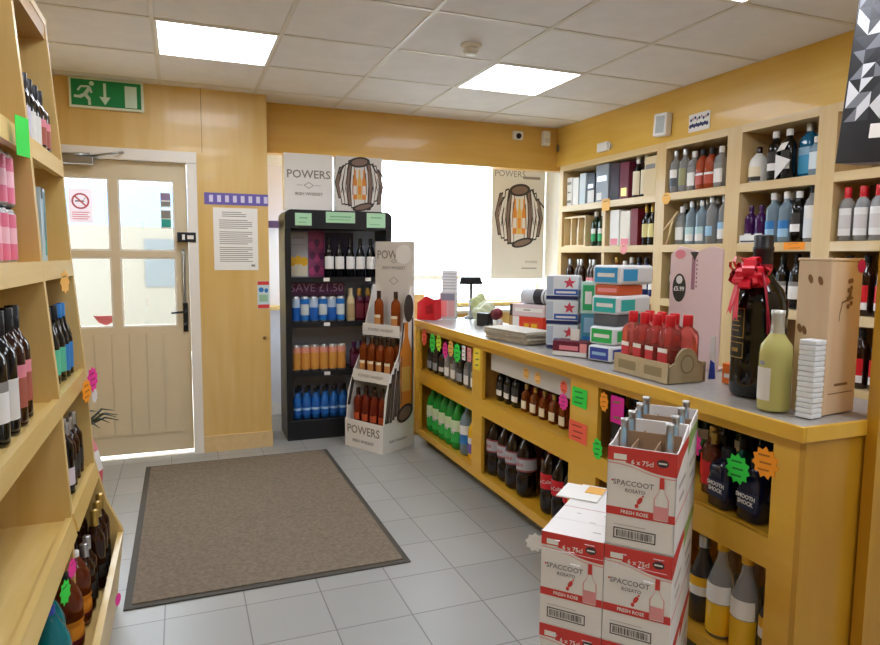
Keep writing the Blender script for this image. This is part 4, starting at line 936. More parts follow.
# giant bow bottle
o = thing('magnum_bottle', 'giant black wine bottle with red gift bow on the counter', 'bottle', (1.815, 1.66, CT), RS - .25)
G = [(0, .006), (.07, 0), (.083, .008), (.085, .02), (.085, .30), (.082, .328), (.068, .362), (.045, .392), (.031, .414), (.029, .435), (.029, .532), (0, .533)]
MB().lathe(G, 36).build('glass_body', G_BLACK, o)
MB().lathe([(.0298, .437), (.0298, .488), (.033, .49), (.033, .502), (.0305, .504), (.031, .538), (.028, .542), (0, .542)], 24).build('foil_cap', mat('matt_foil', '242428', .35), o)
l = lab(G, .13, .30, .95, [(1, 0)], off=.0008).build('label', mat('black_label', '16150f', .4), o)
gm = mat('gold_line', 'a88a48', .35, .6)
b = MB()
def arcrect(z0, z1, a0, a1, w_):
    for (p, q, s, t) in ((z0, z0 + w_, a0, a1), (z1 - w_, z1, a0, a1), (z0, z1, a0, a0 + w_ / .085), (z0, z1, a1 - w_ / .085, a1)):
        b.lathe([(.0862, p), (.0862, q)], 8, a0=-PI / 2 + s, a1=-PI / 2 + t)
arcrect(.20, .30, -.44, .44, .003); arcrect(.132, .185, -.44, .44, .003)
for k in range(4): b.lathe([(.0862, .27 - .016 * k), (.0862, .274 - .016 * k)], 8, a0=-PI / 2 - .28, a1=-PI / 2 + .28 - .08 * (k % 2))
b.lathe([(.0862, .152), (.0862, .165)], 8, a0=-PI / 2 - .2, a1=-PI / 2 + .2)
b.build('label_print', gm, l)
bw = MB(); rnd = random.Random(4)
for k in range(40):
    a = rnd.uniform(0, 2 * PI); e = rnd.uniform(-.7, 1.2); L = rnd.uniform(.05, .078)
    d = Vector((math.cos(a) * math.cos(e), math.sin(a) * math.cos(e), math.sin(e))); s = d.cross(Vector((0, 0, 1))).normalized(); n = s.cross(d)
    c0 = Vector((.022, -.064, .405)); w_ = .018
    pts = []
    for q in range(9):
        t = q / 8; ang = 2 * PI * t
        pts.append(c0 + d * (L * (1 - math.cos(ang)) / 2) + n * (.018 * math.sin(ang)))
    for p, q in zip(pts, pts[1:]):
        f_ = bw.bm.faces.new([bw.bm.verts.new(v) for v in (p - s * w_, p + s * w_, q + s * w_, q - s * w_)]); f_.smooth = True
for (dx, dz) in ((-.03, -.11), (.01, -.13), (-.01, -.085)):
    c0 = Vector((.02, -.10, .385)); e0 = c0 + Vector((dx, -.008, dz)); s = Vector((.014, 0, .003))
    bw.bm.faces.new([bw.bm.verts.new(v) for v in (c0 - s, c0 + s, e0 + s, e0 + Vector((0, 0, .015)), e0 - s)])
bw = bw.build('gift_bow', mat('satin_red', 'e8263c', .4), o)
rb = MB()
for k in range(3):
    rb.tube([(.03, -.03, .45), (.075 + .01 * k, -.035 - .01 * k, .40), (.095 + .008 * k, -.04, .33 - .03 * k), (.10 + .006 * k, -.035 + .01 * k, .22 - .02 * k)], .003, 6)
rb.lathe([(.0315, .425), (.0315, .445)], 20); rb.build('ribbon', mat('ribbon_red', 'b3203f', .35), o)
# white wine
o = thing('wine_bottle', 'clear bottle of pale yellow white wine beside the giant bow bottle', 'bottle', (1.685, 1.472, CT), RS - .2)
MB().lathe([(p[0] * 1.24, p[1] * (1.0 if p[1] > .2 else .93)) for p in P_WINE], 26).build('glass_body', G_WHWINE, o)
MB().lathe([(.0202, .238), (.0186, .262), (.0186, .291), (.0198, .293), (.0198, .308), (0, .309)], 18).build('foil_cap', mat('pale_foil', 'cfd0c8', .3, .6), o)
PB = [(p[0] * 1.24, p[1] * (1.0 if p[1] > .2 else .93)) for p in P_WINE]
l = lab(PB, .035, .135, 1.35, [(1, 0)]).build('label', mat('wine_label', 'dcd9d2', .5), o)
b = MB(); b.lathe([(.0475, .142), (.0475, .155)], 6, a0=-PI / 2 - .25, a1=-PI / 2 + .25); b.build('label_crest', GREY, l)
# wrapped white pack and the wooden box
o = thing('napkin_bundle', 'tall white ribbed bundle standing against the wooden wine box', 'bundle', (1.708, 1.368, CT), RS + .14)
b = MB(); random.seed(9)
for k in range(15):
    q = random.uniform(-.0012, .0012); b.box(-.025 + q, .025 + q, -.026, .026, .0005 + .0154 * k, .0154 * (k + 1) - .0008, 0, .0025)
b.build('folded_layers', mat('tissue_white', 'e9edf0', .5), o)
o = thing('wooden_wine_box', 'tall pale pine wine box with burnt vine print at the counter end', 'box', (1.755, 1.36, CT), math.radians(8))
b = MB(); b.box(0, .165, 0, .10, 0, .458, 0, .003); b.build('box_body', PINE, o)
MB().box(-.002, .167, -.002, .102, .4585, .467, 0, .002).build('lid', PINE, o)
p = MB(); sc_ = mat('scorched_print', '8a6640', .6)
ML = Matrix.Translation((-.0005, 0, 0)) @ Matrix.Rotation(-PI / 2, 4, 'Z')
for x, z in ((-.03, .40), (-.06, .405), (-.07, .25), (-.085, .255)):
    p.ell(x, z, .007, .014, -.0006, 0, .3, M=ML)
yq = -.0006; o2 = .095
for k in range(9): p.ell(o2 + .012 * math.cos(k * 1.9) + .004 * (k % 3), .40 - .009 * k + .01 * math.sin(k * 2.3), .009, .008, yq - .0002 * k, 0, seg=9)
p.bar(.06, .335, .12, .35, .006, yq, 0); p.bar(.055, .305, .066, .338, .005, yq, 0); p.bar(.052, .28, .056, .31, .004, yq, 0)
p.rect(.05, .12, .085, .093, yq, 0); p.rect(.02, .15, .062, .065, yq, 0); p.build('burnt_print', sc_, o)
# crate of pink spirit
o = thing('wooden_crate', 'pale open wooden crate of pink spirit bottles on the counter', 'crate', (1.742, 2.07, CT), RS)
# local: front on -Y; long axis along X
b = MB(); b.box(-.16, .16, -.09, -.08, 0, .075); b.box(-.16, .16, .08, .09, 0, .075); b.box(-.16, -.15, -.08, .08, 0, .075); b.box(-.15, .15, -.08, .08, 0, .012)
b.build('crate_sides', CRATE, o)
e = [(-.085, 0), (.085, 0), (.085, .06), (.055, .075)] + [(.05 * math.cos(a), .075 + .055 * math.sin(a)) for a in [PI * k / 10 for k in range(11)]] + [(-.055, .075), (-.085, .06)]
MB().prism(e, 0, .01, 0, Matrix.Translation((.16, 0, 0)) @ RX).build('round_end', CRATE, o)
p = MB()
M3 = Matrix.Translation((.161, 0, 0)) @ RX
p.ell(0, .07, .032, .036, -.0006, 0, M=M3); p.ell(0, .07, .026, .03, -.001, 1, M=M3)
p.rect(-.13, -.02, .02, .055, -.0908, 0); p.rect(.03, .13, .02, .055, -.0908, 0); p.build('stamped_print', [mat('crate_print', '9a8a66', .6), mat('crate_print_light', 'c4b896', .6)], o)
def CRT(x, y):
    a = RS; return 1.742 + math.cos(a) * x - math.sin(a) * y, 2.07 + math.sin(a) * x + math.cos(a) * y
k_pink = Kind('spirit_bottle', 'bottle', P_SQR, G_ROSE, [('cap', MB().lathe(cap(.205, .25, .0185), 14), REDL), ('label', lab(P_SQR, .05, .12, PI * .42, [(.75, 0), (.25, 1)]), [mat('rose_red_label', 'c8303a', .4), PAPER])], s3=(1, 1, .94), seg=28)
for j, yy in enumerate((-.042, .04)):
    for i in range(4):
        if True:
            x, y = CRT(-.108 + .073 * i, yy)
            k_pink.put(x, y, CT + .013, ORD[i] + (' front' if j == 0 else ' rear') + ' pink spirit bottle with red cap from the window end of the crate', RS)
# pink poster
o = thing('pink_poster', 'pale pink price poster with black oval standing behind the crate', 'poster', (2.03, 2.20, CT), RS + .08)
b = MB(); b.prism([(-.14, 0), (.14, 0), (.14, .50), (.09, .512), (.03, .50), (.015, .49), (-.01, .50), (-.09, .515), (-.14, .48)], -.003, .003); b.build('sheet', PINKC, o)
p = MB(); p.ell(-.085, .335, .038, .062, -.0035, 0); p.ell(-.085, .37, .018, .018, -.004, 1); p.rect(-.02, .0, .33, .47, -.0035, 2); p.prism([(-.03, .49), (.015, .49), (-.005, .455)], -.005, -.0036, 0)
for k in range(7): p.rect(.005, .012, .34 + .018 * k, .35 + .018 * k, -.0038, 2)
p.ell(-.085, .48, .03, .02, -.0035, 3); p.build('print', [INK, PAPER, mat('plum_ink', 'a8788a', .6), PINKL], o)
text('lettering', '£5.99', .027, PAPER, o, (-.085, -.0045, .33), bold=.0006)
MB().box(-.12, .12, .003, .07, 0, .008).build('stand_foot', PINKC, o)
# small things by the poster
o = thing('lanyard_card', 'blue and white hanging card leaning near the giant bottle', 'card', (1.86, 1.905, CT + .001), RS)
b = MB(); b.prism([(-.02, .0), (.02, .01), (.008, .17), (-.012, .17)], -.002, .002); b.build('card', CARD, o)
p = MB(); p.flat([(-.016, .005), (.018, .01), (.012, .07), (-.01, .08)], -.0026); p.build('print', mat('royal_blue', '3347b0', .5), o)
carton('small_box', 'small orange box beside the giant black bottle', 1.885, 1.84, CT, .055, .03, .075, mat('orange_box', 'f07a2c', .5), RS, [(.2, .8, .3, .5, CARD)], 'box')
# multipacks: stacked boxes and can packs
BP = [(0, 1, 0, .2, NAVY), (0, 1, .22, .42, BLUE), (.05, .6, .27, .38, CARD), (.68, .95, .5, .9, mat('red_star', 'd8404c', .5)), (.1, .5, .55, .85, LBLUE)]
star = lambda cx, cz, R_, n_=5, q=.42: [(cx + (R_ if k % 2 == 0 else R_ * q) * math.sin(PI * k / n_), cz + (R_ if k % 2 == 0 else R_ * q) * math.cos(PI * k / n_)) for k in range(2 * n_)]
def beer_box(i, x, y, z, rz):
    o = thing('beer_box', ORD[i] + ' white and blue beer box from the counter top in the star stack', 'box', (x, y, z + .001), rz)
    MB().box(-.08, .08, -.065, .065, 0, .122, 0, .004).build('box_body', mat('beer_white', 'dfe5ea', .4), o)
    p = MB(); p.rect(-.079, .079, .002, .02, -.0658, 0); p.rect(-.04, .078, .024, .054, -.0658, 1); p.flat(star(.036, .085, .032), -.0662, 2); p.rect(-.078, -.045, .025, .115, -.0658, 3); p.rect(-.03, .068, .033, .043, -.0663, 4)
    ML = Matrix.Translation((.0805, 0, 0)) @ RX
    p.rect(-.062, .062, .002, .05, -.0004, 1, ML); p.rect(-.062, .062, .055, .11, -.0004, 3, ML)
    p.build('print', [NAVY, mat('mid_blue', '3a64b4', .45), mat('star_red', 'd4485a', .5), mat('pale_steel', 'b6c4d4', .45), CARD], o)
for i in range(3): beer_box(i, 1.82, 2.885 + .004 * i, CT + .1245 * i, math.radians(-40))
def can_pack(name, label, x, y, z, rz, L, w_, h, cols, tilt=0):
    """shrink-wrapped pack: printed end on local -Y, white film along the length"""
    o = thing(name, label, 'pack', (x, y, z + .001), rz); o.rotation_euler = (tilt, 0, rz)
    MB().box(-w_ / 2, w_ / 2, 0, L, 0, h, 0, min(w_, h) * .16).build('wrapped_body', mat('film_white', 'e3e8ec', .25), o)
    p = MB(); r_ = h * .18
    p.rect(-w_ / 2 + r_, w_ / 2 - r_, h * .12, h * .88, -.0006, 0); p.rect(-w_ * .3, w_ * .3, h * .4, h * .6, -.001, 1)
    for s in (-1, 1):
        MS = Matrix.Translation((s * (w_ / 2 + .0006), 0, 0)) @ Matrix.Rotation(s * PI / 2, 4, 'Z')
        p.rect(L * .08 if s > 0 else -L * .5, L * .5 if s > 0 else -L * .08, h * .2, h * .8, 0, 0, MS)
    p.build('end_print', cols, o)
    return o
SB = mat('sky_pack', '3aa0d8', .4); AQ = mat('aqua_pack', '2fb8b4', .4); GP = mat('green_pack', '32b85c', .4); VB = mat('violet_blue_pack', '3c4fa8', .4); ORP = mat('orange_red_pack', 'e2582c', .4)
PA = math.radians(-72)
can_pack('drinks_pack', 'dark blue film wrapped pack at the bottom near the crate', 1.725, 2.44, CT, PA, .20, .125, .07, [VB, LBLUE])
can_pack('drinks_pack', 'green film wrapped pack second from the bottom near the crate', 1.75, 2.46, CT + .072, PA, .24, .14, .08, [GP, CARD])
carton('drinks_box', 'dark grey box between the green and the teal packs', 1.88, 2.515, CT + .154, .13, .2, .05, mat('charcoal_box', '5a5e64', .5), PA, (), 'box')
can_pack('drinks_pack', 'teal film wrapped pack under the orange red box', 1.775, 2.48, CT + .206, PA, .25, .15, .085, [AQ, CARD])
carton('drinks_box', 'orange red box between the teal and sky blue packs', 1.88, 2.52, CT + .293, .13, .18, .045, mat('orange_red_box', 'd8643c', .5), PA, [(.1, .9, .3, .7, PALEP)], 'box')
can_pack('drinks_pack', 'sky blue film wrapped pack at the top of the stack', 1.785, 2.49, CT + .34, PA, .26, .155, .088, [SB, CARD])
carton('drinks_box', 'maroon and pink drinks box at the foot of the green packs', 1.725, 2.645, CT, .17, .10, .07, MAROON, math.radians(-55), [(0, 1, 0, .3, CARD), (.2, .75, .4, .7, PINKL), (.8, 1, .3, .9, PALEP)], 'box')
carton('drinks_box', 'teal blue drinks box standing beside the beer box stack', 1.905, 2.755, CT, .10, .09, .185, mat('teal_blue_box', '4f9ab4', .4), math.radians(-45), [(.1, .9, .1, .4, BLUE), (.15, .8, .5, .9, LBLUE)], 'box')
carton('drinks_box', 'green labelled box on top of the teal drinks box', 1.905, 2.755, CT + .187, .11, .09, .155, mat('mint_box', 'b8dcd0', .4), math.radians(-45), [(.1, .6, .1, .9, GRNP), (.65, .95, .1, .9, LBLUE), (.2, .5, .3, .7, CARD)], 'box')
carton('leaflet_card', 'small white card standing on the maroon drinks box', 1.715, 2.62, CT + .072, .045, .004, .055, CARD, math.radians(-55), (), 'card')
# paper pile, cartons, terminal
o = thing('paper_bag_bundle', 'low grey bundle of folded paper bags at the counter edge', 'bundle', (1.735, 3.215, CT), math.radians(-80))
b = MB(); random.seed(21)
for k in range(9):
    a, c2 = random.uniform(-.012, .012), random.uniform(-.012, .012)
    b.box(-.19 + a, .19 + a, -.09 + c2, .10 + c2, .0005 + .0075 * k, .0075 * (k + 1) - .0006, k % 3, .002)
b.build('folded_bags', [mat('bag_grey', 'bdb6a6', .7, noise=.15, nscale=30), mat('bag_beige', 'b0a38c', .7, noise=.2, nscale=30), mat('bag_pale', 'ccc8bc', .7)], o)
carton('cardboard_box', 'red printed box with yellow lettering under the pale pink box', 1.955, 3.43, CT, .21, .14, .11, mat('tomato_box', 'e23c22', .5), math.radians(-62), [(.0, .22, .0, 1, CARD), (.32, .9, .3, .75, ORP), (.4, .55, .4, .65, YELLP), (.62, .82, .4, .65, YELLP)], 'box')
carton('cardboard_box', 'pale pink flat box resting on the red printed box', 1.955, 3.44, CT + .112, .24, .14, .07, mat('blush_box', 'dcccd0', .5), math.radians(-62), [(0, .08, 0, 1, INK), (.15, .95, .4, .7, CARD), (.4, .6, .5, .6, INKG)], 'box')
o = thing('paper_roll', 'black and white wrapped roll on top of the pale pink box', 'roll', (1.965, 3.40, CT + .23), math.radians(-62))
b = MB().lathe([(0, -.1), (.042, -.1), (.045, -.096), (.045, .096), (.042, .1), (0, .1)], 20, mats=[1, 1, 0, 1, 1]).build('roll_body', [mat('roll_white', 'c6cdd4', .4), CARD], o); b.rotation_euler = (0, PI / 2, 0)
b = MB().lathe([(.0457, -.01), (.0457, .045)], 20); b.lathe([(.0457, .06), (.0457, .066)], 20); b = b.build('dark_band', mat('band_black', '22242c', .4), o); b.rotation_euler = (0, PI / 2, 0)
o = thing('cardboard_flap', 'tan cardboard sheet leaning behind the pale pink box', 'cardboard', (2.02, 3.66, CT + .001), math.radians(-62))
MB().prism([(-.12, 0), (.12, 0), (.12, .20), (.03, .24), (-.12, .10)], 0, .006).build('sheet', TAN, o)
o = thing('round_tin', 'small dark red round tin on a pale cylinder by the bags', 'tin', (1.81, 3.62, CT), 0)
MB().lathe([(0, 0), (.03, 0), (.03, .075), (0, .076)], 18).build('tin_body', mat('tin_pale', 'c8c4bc', .3, .4), o)
MB().lathe([(0, -.02), (.034, -.02), (.034, .02), (0, .02)], 18).build('lid', mat('wine_red', '70202a', .4), o, (-.01, 0, .112)).rotation_euler = (0, PI / 2 - .3, .4)
o = thing('card_terminal', 'small black and grey payment terminal on the counter', 'payment terminal', (1.93, 4.0, CT), math.radians(-150))
MB().prism([(-.075, 0), (.075, 0), (.075, .085), (.05, .09), (-.075, .035)], -.045, .045, 0).build('body', BLACK, o)
p = MB(); p.prism([(-.06, .0425), (.045, .089), (.045, .091), (-.06, .0445)], -.032, .032, 0); p.build('screen', mat('screen_grey', 'a9b2ba', .25), o)
# till corner
o = thing('red_gift_bag', 'bright red box bag at the far end of the counter', 'bag', (1.69, 4.51, CT), math.radians(-50))
MB().prism([(-.075, 0), (.075, 0), (.07, .15), (.0, .175), (-.07, .125)], -.05, .05).build('bag_body', REDL, o)
MB().prism([(.0, .04), (.06, .05), (.055, .12), (.0, .10)], -.0515, -.0505).build('print', mat('red_darker', 'a81826', .4), o)
o = thing('leaflet_stand', 'tall white leaflet stand with printed sheets beside the red bag', 'leaflet stand', (1.85, 4.51, CT), math.radians(-40))
MB().box(-.06, .06, 0, .006, 0, .36).build('back_sheet', mat('leaflet_white', 'e4e6ea', .5), o)
b = MB(); b.box(-.06, .06, -.045, -.04, 0, .2); b.box(-.06, -.056, -.04, 0, 0, .2); b.box(.056, .06, -.04, 0, 0, .2); b.box(-.06, .06, -.04, 0, 0, .005); b.build('holder', mat('holder_grey', 'ccd0d4', .3), o)
p = MB(); p.rect(-.05, .0, .02, .17, -.0458, 0); p.rect(.005, .055, .02, .18, -.0458, 1); p.rect(-.055, .055, .14, .19, -.0462, 2)
for k in range(6): p.rect(-.05, .05, .22 + .022 * k, .228 + .022 * k, -.0008, 3)
p.build('leaflet_print', [PALEP, mat('rose_leaflet', 'd8a8a8', .5), mat('slate_leaflet', '8a90a4', .5), mat('leaflet_lines', 'b4bac2', .5)], o)
o = thing('scale_tray', 'black tray top on a slim post behind the leaflet stand', 'tray', (2.03, 4.52, CT), math.radians(-20))
MB().lathe([(0, 0), (.05, 0), (.05, .01), (.015, .02), (.012, .255), (0, .256)], 14).build('post', GREY, o)
b = MB().prism([(-.09, .256), (.09, .256), (.06, .31), (-.08, .31)], -.06, .06).build('tray', BLACK, o)
def bag(name, label, x, y, z, sx, sy, sz, m, seed):
    bm = bmesh.new(); bmesh.ops.create_icosphere(bm, subdivisions=4, radius=1); rnd = random.Random(seed)
    ph = [rnd.uniform(0, 6) for _ in range(6)]
    for v in bm.verts:
        q = v.co.copy(); k = 1 + .10 * math.sin(5 * q.x + ph[0] + 3 * q.z) + .07 * math.sin(9 * q.y + ph[1]) + .05 * math.sin(14 * q.z + 6 * q.x + ph[2])
        v.co = Vector((q.x * sx * k, q.y * sy * k, max(q.z * k, -.85) * sz + .85 * sz))
    for f_ in bm.faces: f_.smooth = True
    me = bpy.data.meshes.new(name); bm.to_mesh(me); bm.free(); me.materials.append(m)
    o = bpy.data.objects.new(name, me); o.location = (x, y, z); link(o); return tag(o, label, 'bag')
bag('plastic_bag', 'pale green crumpled carrier bag on the counter under the window', 2.0, 4.19, CT + .001, .085, .10, .075, mat('bag_film', 'd6dfb8', .3, trans=.25), 2)
bag('plastic_bag', 'small yellow green crumpled bag by the leaflet stand', 2.03, 4.375, CT + .001, .06, .055, .10, mat('bag_film_lime', 'ccd898', .3, trans=.2), 5)
# back cabinet below the window (pale worktop seen behind the counter)
o = thing('low_cabinet', 'pale low cabinet along the window wall behind the counter', 'cabinet', (2.35, 5.42, 0), 0)
MB().box(-.5, .68, -.18, .2, 0, .9).build('cabinet_body', LEFTY, o); MB().box(-.52, .68, -.2, .2, .9, .925).build('worktop', mat('worktop_pale', 'd6d6c8', .35), o)
o = thing('wooden_screen', 'small yellow wooden panel standing by the end of the counter', 'panel', (1.70, 4.80, 0), 0)
MB().box(-.04, .06, 0, .03, 0, 1.10, 0, .003).build('board', LEFTW, o); MB().box(-.06, .08, -.05, .08, 0, .03).build('foot', LEFTW, o)
# ------------------------------------------------------------------ black and white carton hung on the fascia, sign, tags
o = thing('hanging_carton', 'tall black carton with grey triangle pattern hung from the ceiling by the counter end', 'carton', (2.387, 1.675, 1.745), RS)
o.rotation_euler = (math.radians(0), math.radians(5), RS)
MB().box(-.15, .15, -.055, .055, 0, .66, 0, .002).build('carton_body', mat('carton_black', '15161b', .3), o)
p = MB(); rnd = random.Random(8); q = .05
for a in range(6):
    for c2 in range(10):
        x, z = -.141 + a * .047, .15 + c2 * q
        cols_ = rnd.sample([0, 1, 2, 3], 2)
        if rnd.random() < .5: p.flat([(x, z), (x + .047, z), (x, z + q)], -.0556, cols_[0]); p.flat([(x + .047, z), (x + .047, z + q), (x, z + q)], -.0556, cols_[1])
        else: p.flat([(x, z), (x + .047, z), (x + .047, z + q)], -.0556, cols_[0]); p.flat([(x, z), (x + .047, z + q), (x, z + q)], -.0556, cols_[1])
p.build('triangle_print', [mat('tri_white', 'c4c6ca', .45), mat('tri_grey', '6a6d74', .4), mat('tri_dark', '2c2e34', .4), mat('tri_black', '17181c', .4)], o)
MB().box(-.03, .10, -.0572, -.0558, .085, .135).build('price_label', CARD, o)
b = MB()
for x in (-.1, .1): b.tube([(x, 0, .655), (x, 0, .72)], .002, 6)
b.build('hanger_cord', BLACK, o)
o = thing('blue_sign', 'blue poster board fixed on the wooden pillar at the counter end', 'sign', (2.03, 1.25, 1.185), 0)
MB().box(-.18, .18, -.008, 0, -.21, .205).build('board', mat('sign_blue', '2450b0', .35), o)
text('lettering', 'OFF SALES', .045, CARD, o, (.0, -.0085, .02)) if False else MB().ell(-.135, -.105, .016, .016, -.009, 0).build('white_spot', CARD, o)
SPT = mat('marker_ink', '2a4a30', .6)
def price_star(label, x, y, z, rz, R_, m, n_=11, sx=1.0, shape='star', cat='price tag', lines=3, w=None, h=None):
    o = thing('shelf_price_tag', label, cat, (x, y, z), rz)
    if shape == 'star': pts = [(px * sx, pz) for px, pz in star(0, 0, R_, n_, .78)]
    else: pts = [(-w / 2, -h / 2), (w / 2, -h / 2), (w / 2, h / 2), (-w / 2, h / 2)]
    MB().prism(pts, -.0012, 0).build('card', m, o)
    q = MB(); hw = (R_ * .5 * sx if shape == 'star' else w * .32); hh = (R_ * .45 if shape == 'star' else h * .28)
    for k in range(lines): 
        zz = hh - 2 * hh * k / max(lines - 1, 1); tk = hh * .16
        q.bar(-hw * (1 - .2 * (k % 2)), zz - tk * .5, hw * (.9 - .25 * ((k + 1) % 2)), zz + tk * .5, tk * 1.6, -.0017)
    q.build('handwriting', mat('marker_' + m.name, {'neon_green': '1f7a34', 'neon_pink': 'a0205c', 'neon_orange': 'b86a18', 'neon_red': 'b03a24'}.get(m.name, '8a7a40'), .6), o)
    return o
FC = CX - .0012; FR_ = RS
price_star('orange tag at the stand end of the first counter bay', FC, 4.40, .815, FR_, 0.067, NR, 9, .8)
price_star('green tag beside the orange one in the first counter bay', FC, 4.235, .795, FR_, 0.074, NG, 9, .8)
price_star('lime tag third along the first counter bay rail', FC, 4.115, .81, FR_, 0.064, NL, 9, .8)
price_star('magenta tag low in the middle of the first counter bay', FC, 3.995, .775, FR_, 0.060, NP, 9, .8)
price_star('yellow tag beside the magenta one in the first counter bay', FC, 3.90, .80, FR_, 0.060, PEACH, 9, .8)
price_star('green tag second from the post in the first counter bay', FC, 3.795, .785, FR_, 0.067, NG, 9, .9)
price_star('white tag beside the last green one in the first bay', FC, 3.69, .80, FR_, 0.044, CARD, 9, .6, shape='card', w=.05, h=.09)
price_star('pink card at the post end of the first counter bay', FC, 3.605, .80, FR_, .03, PALEP, shape='card', w=.06, h=.085, lines=2)
price_star('yellow card pinned on the post between the first two bays', FC, 3.49, .79, FR_, .03, NY, shape='card', w=.09, h=.125)
price_star('bright green card on the post beside the middle bay', FC, 2.415, .78, FR_, .03, NG, shape='card', w=.115, h=.085)
price_star('orange red card below the green card on the counter post', FC, 2.42, .625, FR_, .03, NR, shape='card', w=.14, h=.09)
price_star('green star low on the near bay edge by the white boxes', FC, 2.27, .59, FR_, .05, NG, 10, .75)
price_star('orange tag at the window end of the near counter bay', FC, 2.235, .80, FR_, .045, NO, 9, .7)
price_star('magenta card beside the orange tag in the near bay', FC, 2.145, .785, FR_, .03, MAG, shape='card', w=.085, h=.11, lines=2)
price_star('pink star just past the open wine box', FC, 1.735, .765, FR_, .055, NP, 11)
price_star('large green star over the dark bottles at the counter end', FC, 1.527, .735, FR_, .05, NG, 11)
price_star('large orange star in the upper corner of the end bay', FC, 1.425, .785, FR_, .05, NO, 11)
o = thing('card_strip', 'grey white card strip behind the top of the middle counter bay', 'strip', (1.665, 2.955, .795), RS)
MB().box(-.45, .45, -.002, 0, -.055, .055).build('strip', mat('strip_grey', 'c4beb4', .5), o)
for i, (y, z, m, lab_) in enumerate(((2.985, .79, PEACH, 'first yellow dot sticker on the grey strip'), (2.865, .785, PEACH, 'second yellow dot sticker on the grey strip'), (2.62, .785, NR, 'red dot sticker on the grey strip'))):
    price_star(lab_, 1.6622, y, z, RS, .034, m, 12, lines=2)
price_star('pink star hanging at the end of the grey strip', FC, 2.545, .735, FR_, .042, NP, 10)
price_star('yellow square tag on the divider lip of the first shelf', 3.0585, 4.30, 1.80, FR_, .03, PEACH, shape='card', w=.10, h=.09, lines=1)
price_star('orange round tag on the lip of the second top shelf', 3.0585, 3.62, 1.795, FR_, .045, PEACH, 12, lines=1)
price_star('salmon tag on the second shelf lip above the packs', 3.0585, 4.06, 1.46, FR_, .045, PALEP, 10, lines=1)
price_star('orange card on the second shelf lip above the wine box', 3.0585, 2.60, 1.465, FR_, .03, NO, shape='card', w=.13, h=.04, lines=2)
price_star('bright pink round tag taped on the wooden wine box corner', 1.905, 1.3795, 1.375, math.radians(8), .022, MAG, 12, lines=0)
LT = 1.25
def lip(z): return fx(z) + .024
price_star('long neon green tag on the top shelf divider by the entrance', lip(1.70), 2.0, 1.69, LT, .03, NG, shape='card', w=.06, h=.10, lines=0)
price_star('yellow tag hanging from the second shelf lip by the door', lip(1.30), 2.42, 1.30, LT, .04, PEACH, 8, .75, lines=1)
price_star('pink star tag on the waist high shelf lip by the door', lip(.95) + .006, 2.72, .925, LT, .05, NP, 10, .85)
price_star('orange tag below the pink star by the door shelves', lip(.95), 2.60, .905, LT, .045, NO, 9, .8)
price_star('white tag at the end panel near the door', lip(.9), 2.79, .85, LT, .03, CARD, 9, .8, lines=0)
price_star('green tag on the low shelf lip above the bin', lip(.58), 1.88, .51, LT, .035, NG, 9, .8, lines=1)
price_star('pink tag beside the green one on the low shelf lip', lip(.58), 2.0, .52, LT, .03, NP, 9, .8, lines=1)
price_star('pink tag on the bin front board', -.222, 2.27, .275, LT, .022, NP, 9, lines=0)
# plant past the end of the shelves
o = thing('gift_plant', 'pink and white wrapped plant with thin dark leaves past the shelf end', 'plant', (-.405, 2.93, 0), 0)
MB().lathe([(0, 0), (.06, 0), (.075, .4), (.085, .52), (.07, .60), (.05, .66), (.03, .67), (0, .67)], 20, mats=[0, 0, 0, 1, 2, 0, 0]).build('wrapped_pot', [mat('wrap_rose', 'd8566c', .4), CARD, mat('wrap_pink', 'e38a96', .4)], o)
b = MB()
for k in range(9):
    a = -.9 + .3 * k; b.tube([(0, 0, .66), (.03 * math.cos(a), .03 * math.sin(a), .70), (.10 * math.cos(a), .10 * math.sin(a), .73 + .012 * (k % 3)), (.15 * math.cos(a), .15 * math.sin(a), .715 + .012 * (k % 3))], [.004, .006, .004, .001], 6)
b.build('leaves', mat('dark_leaf', '2c3a2c', .5), o)
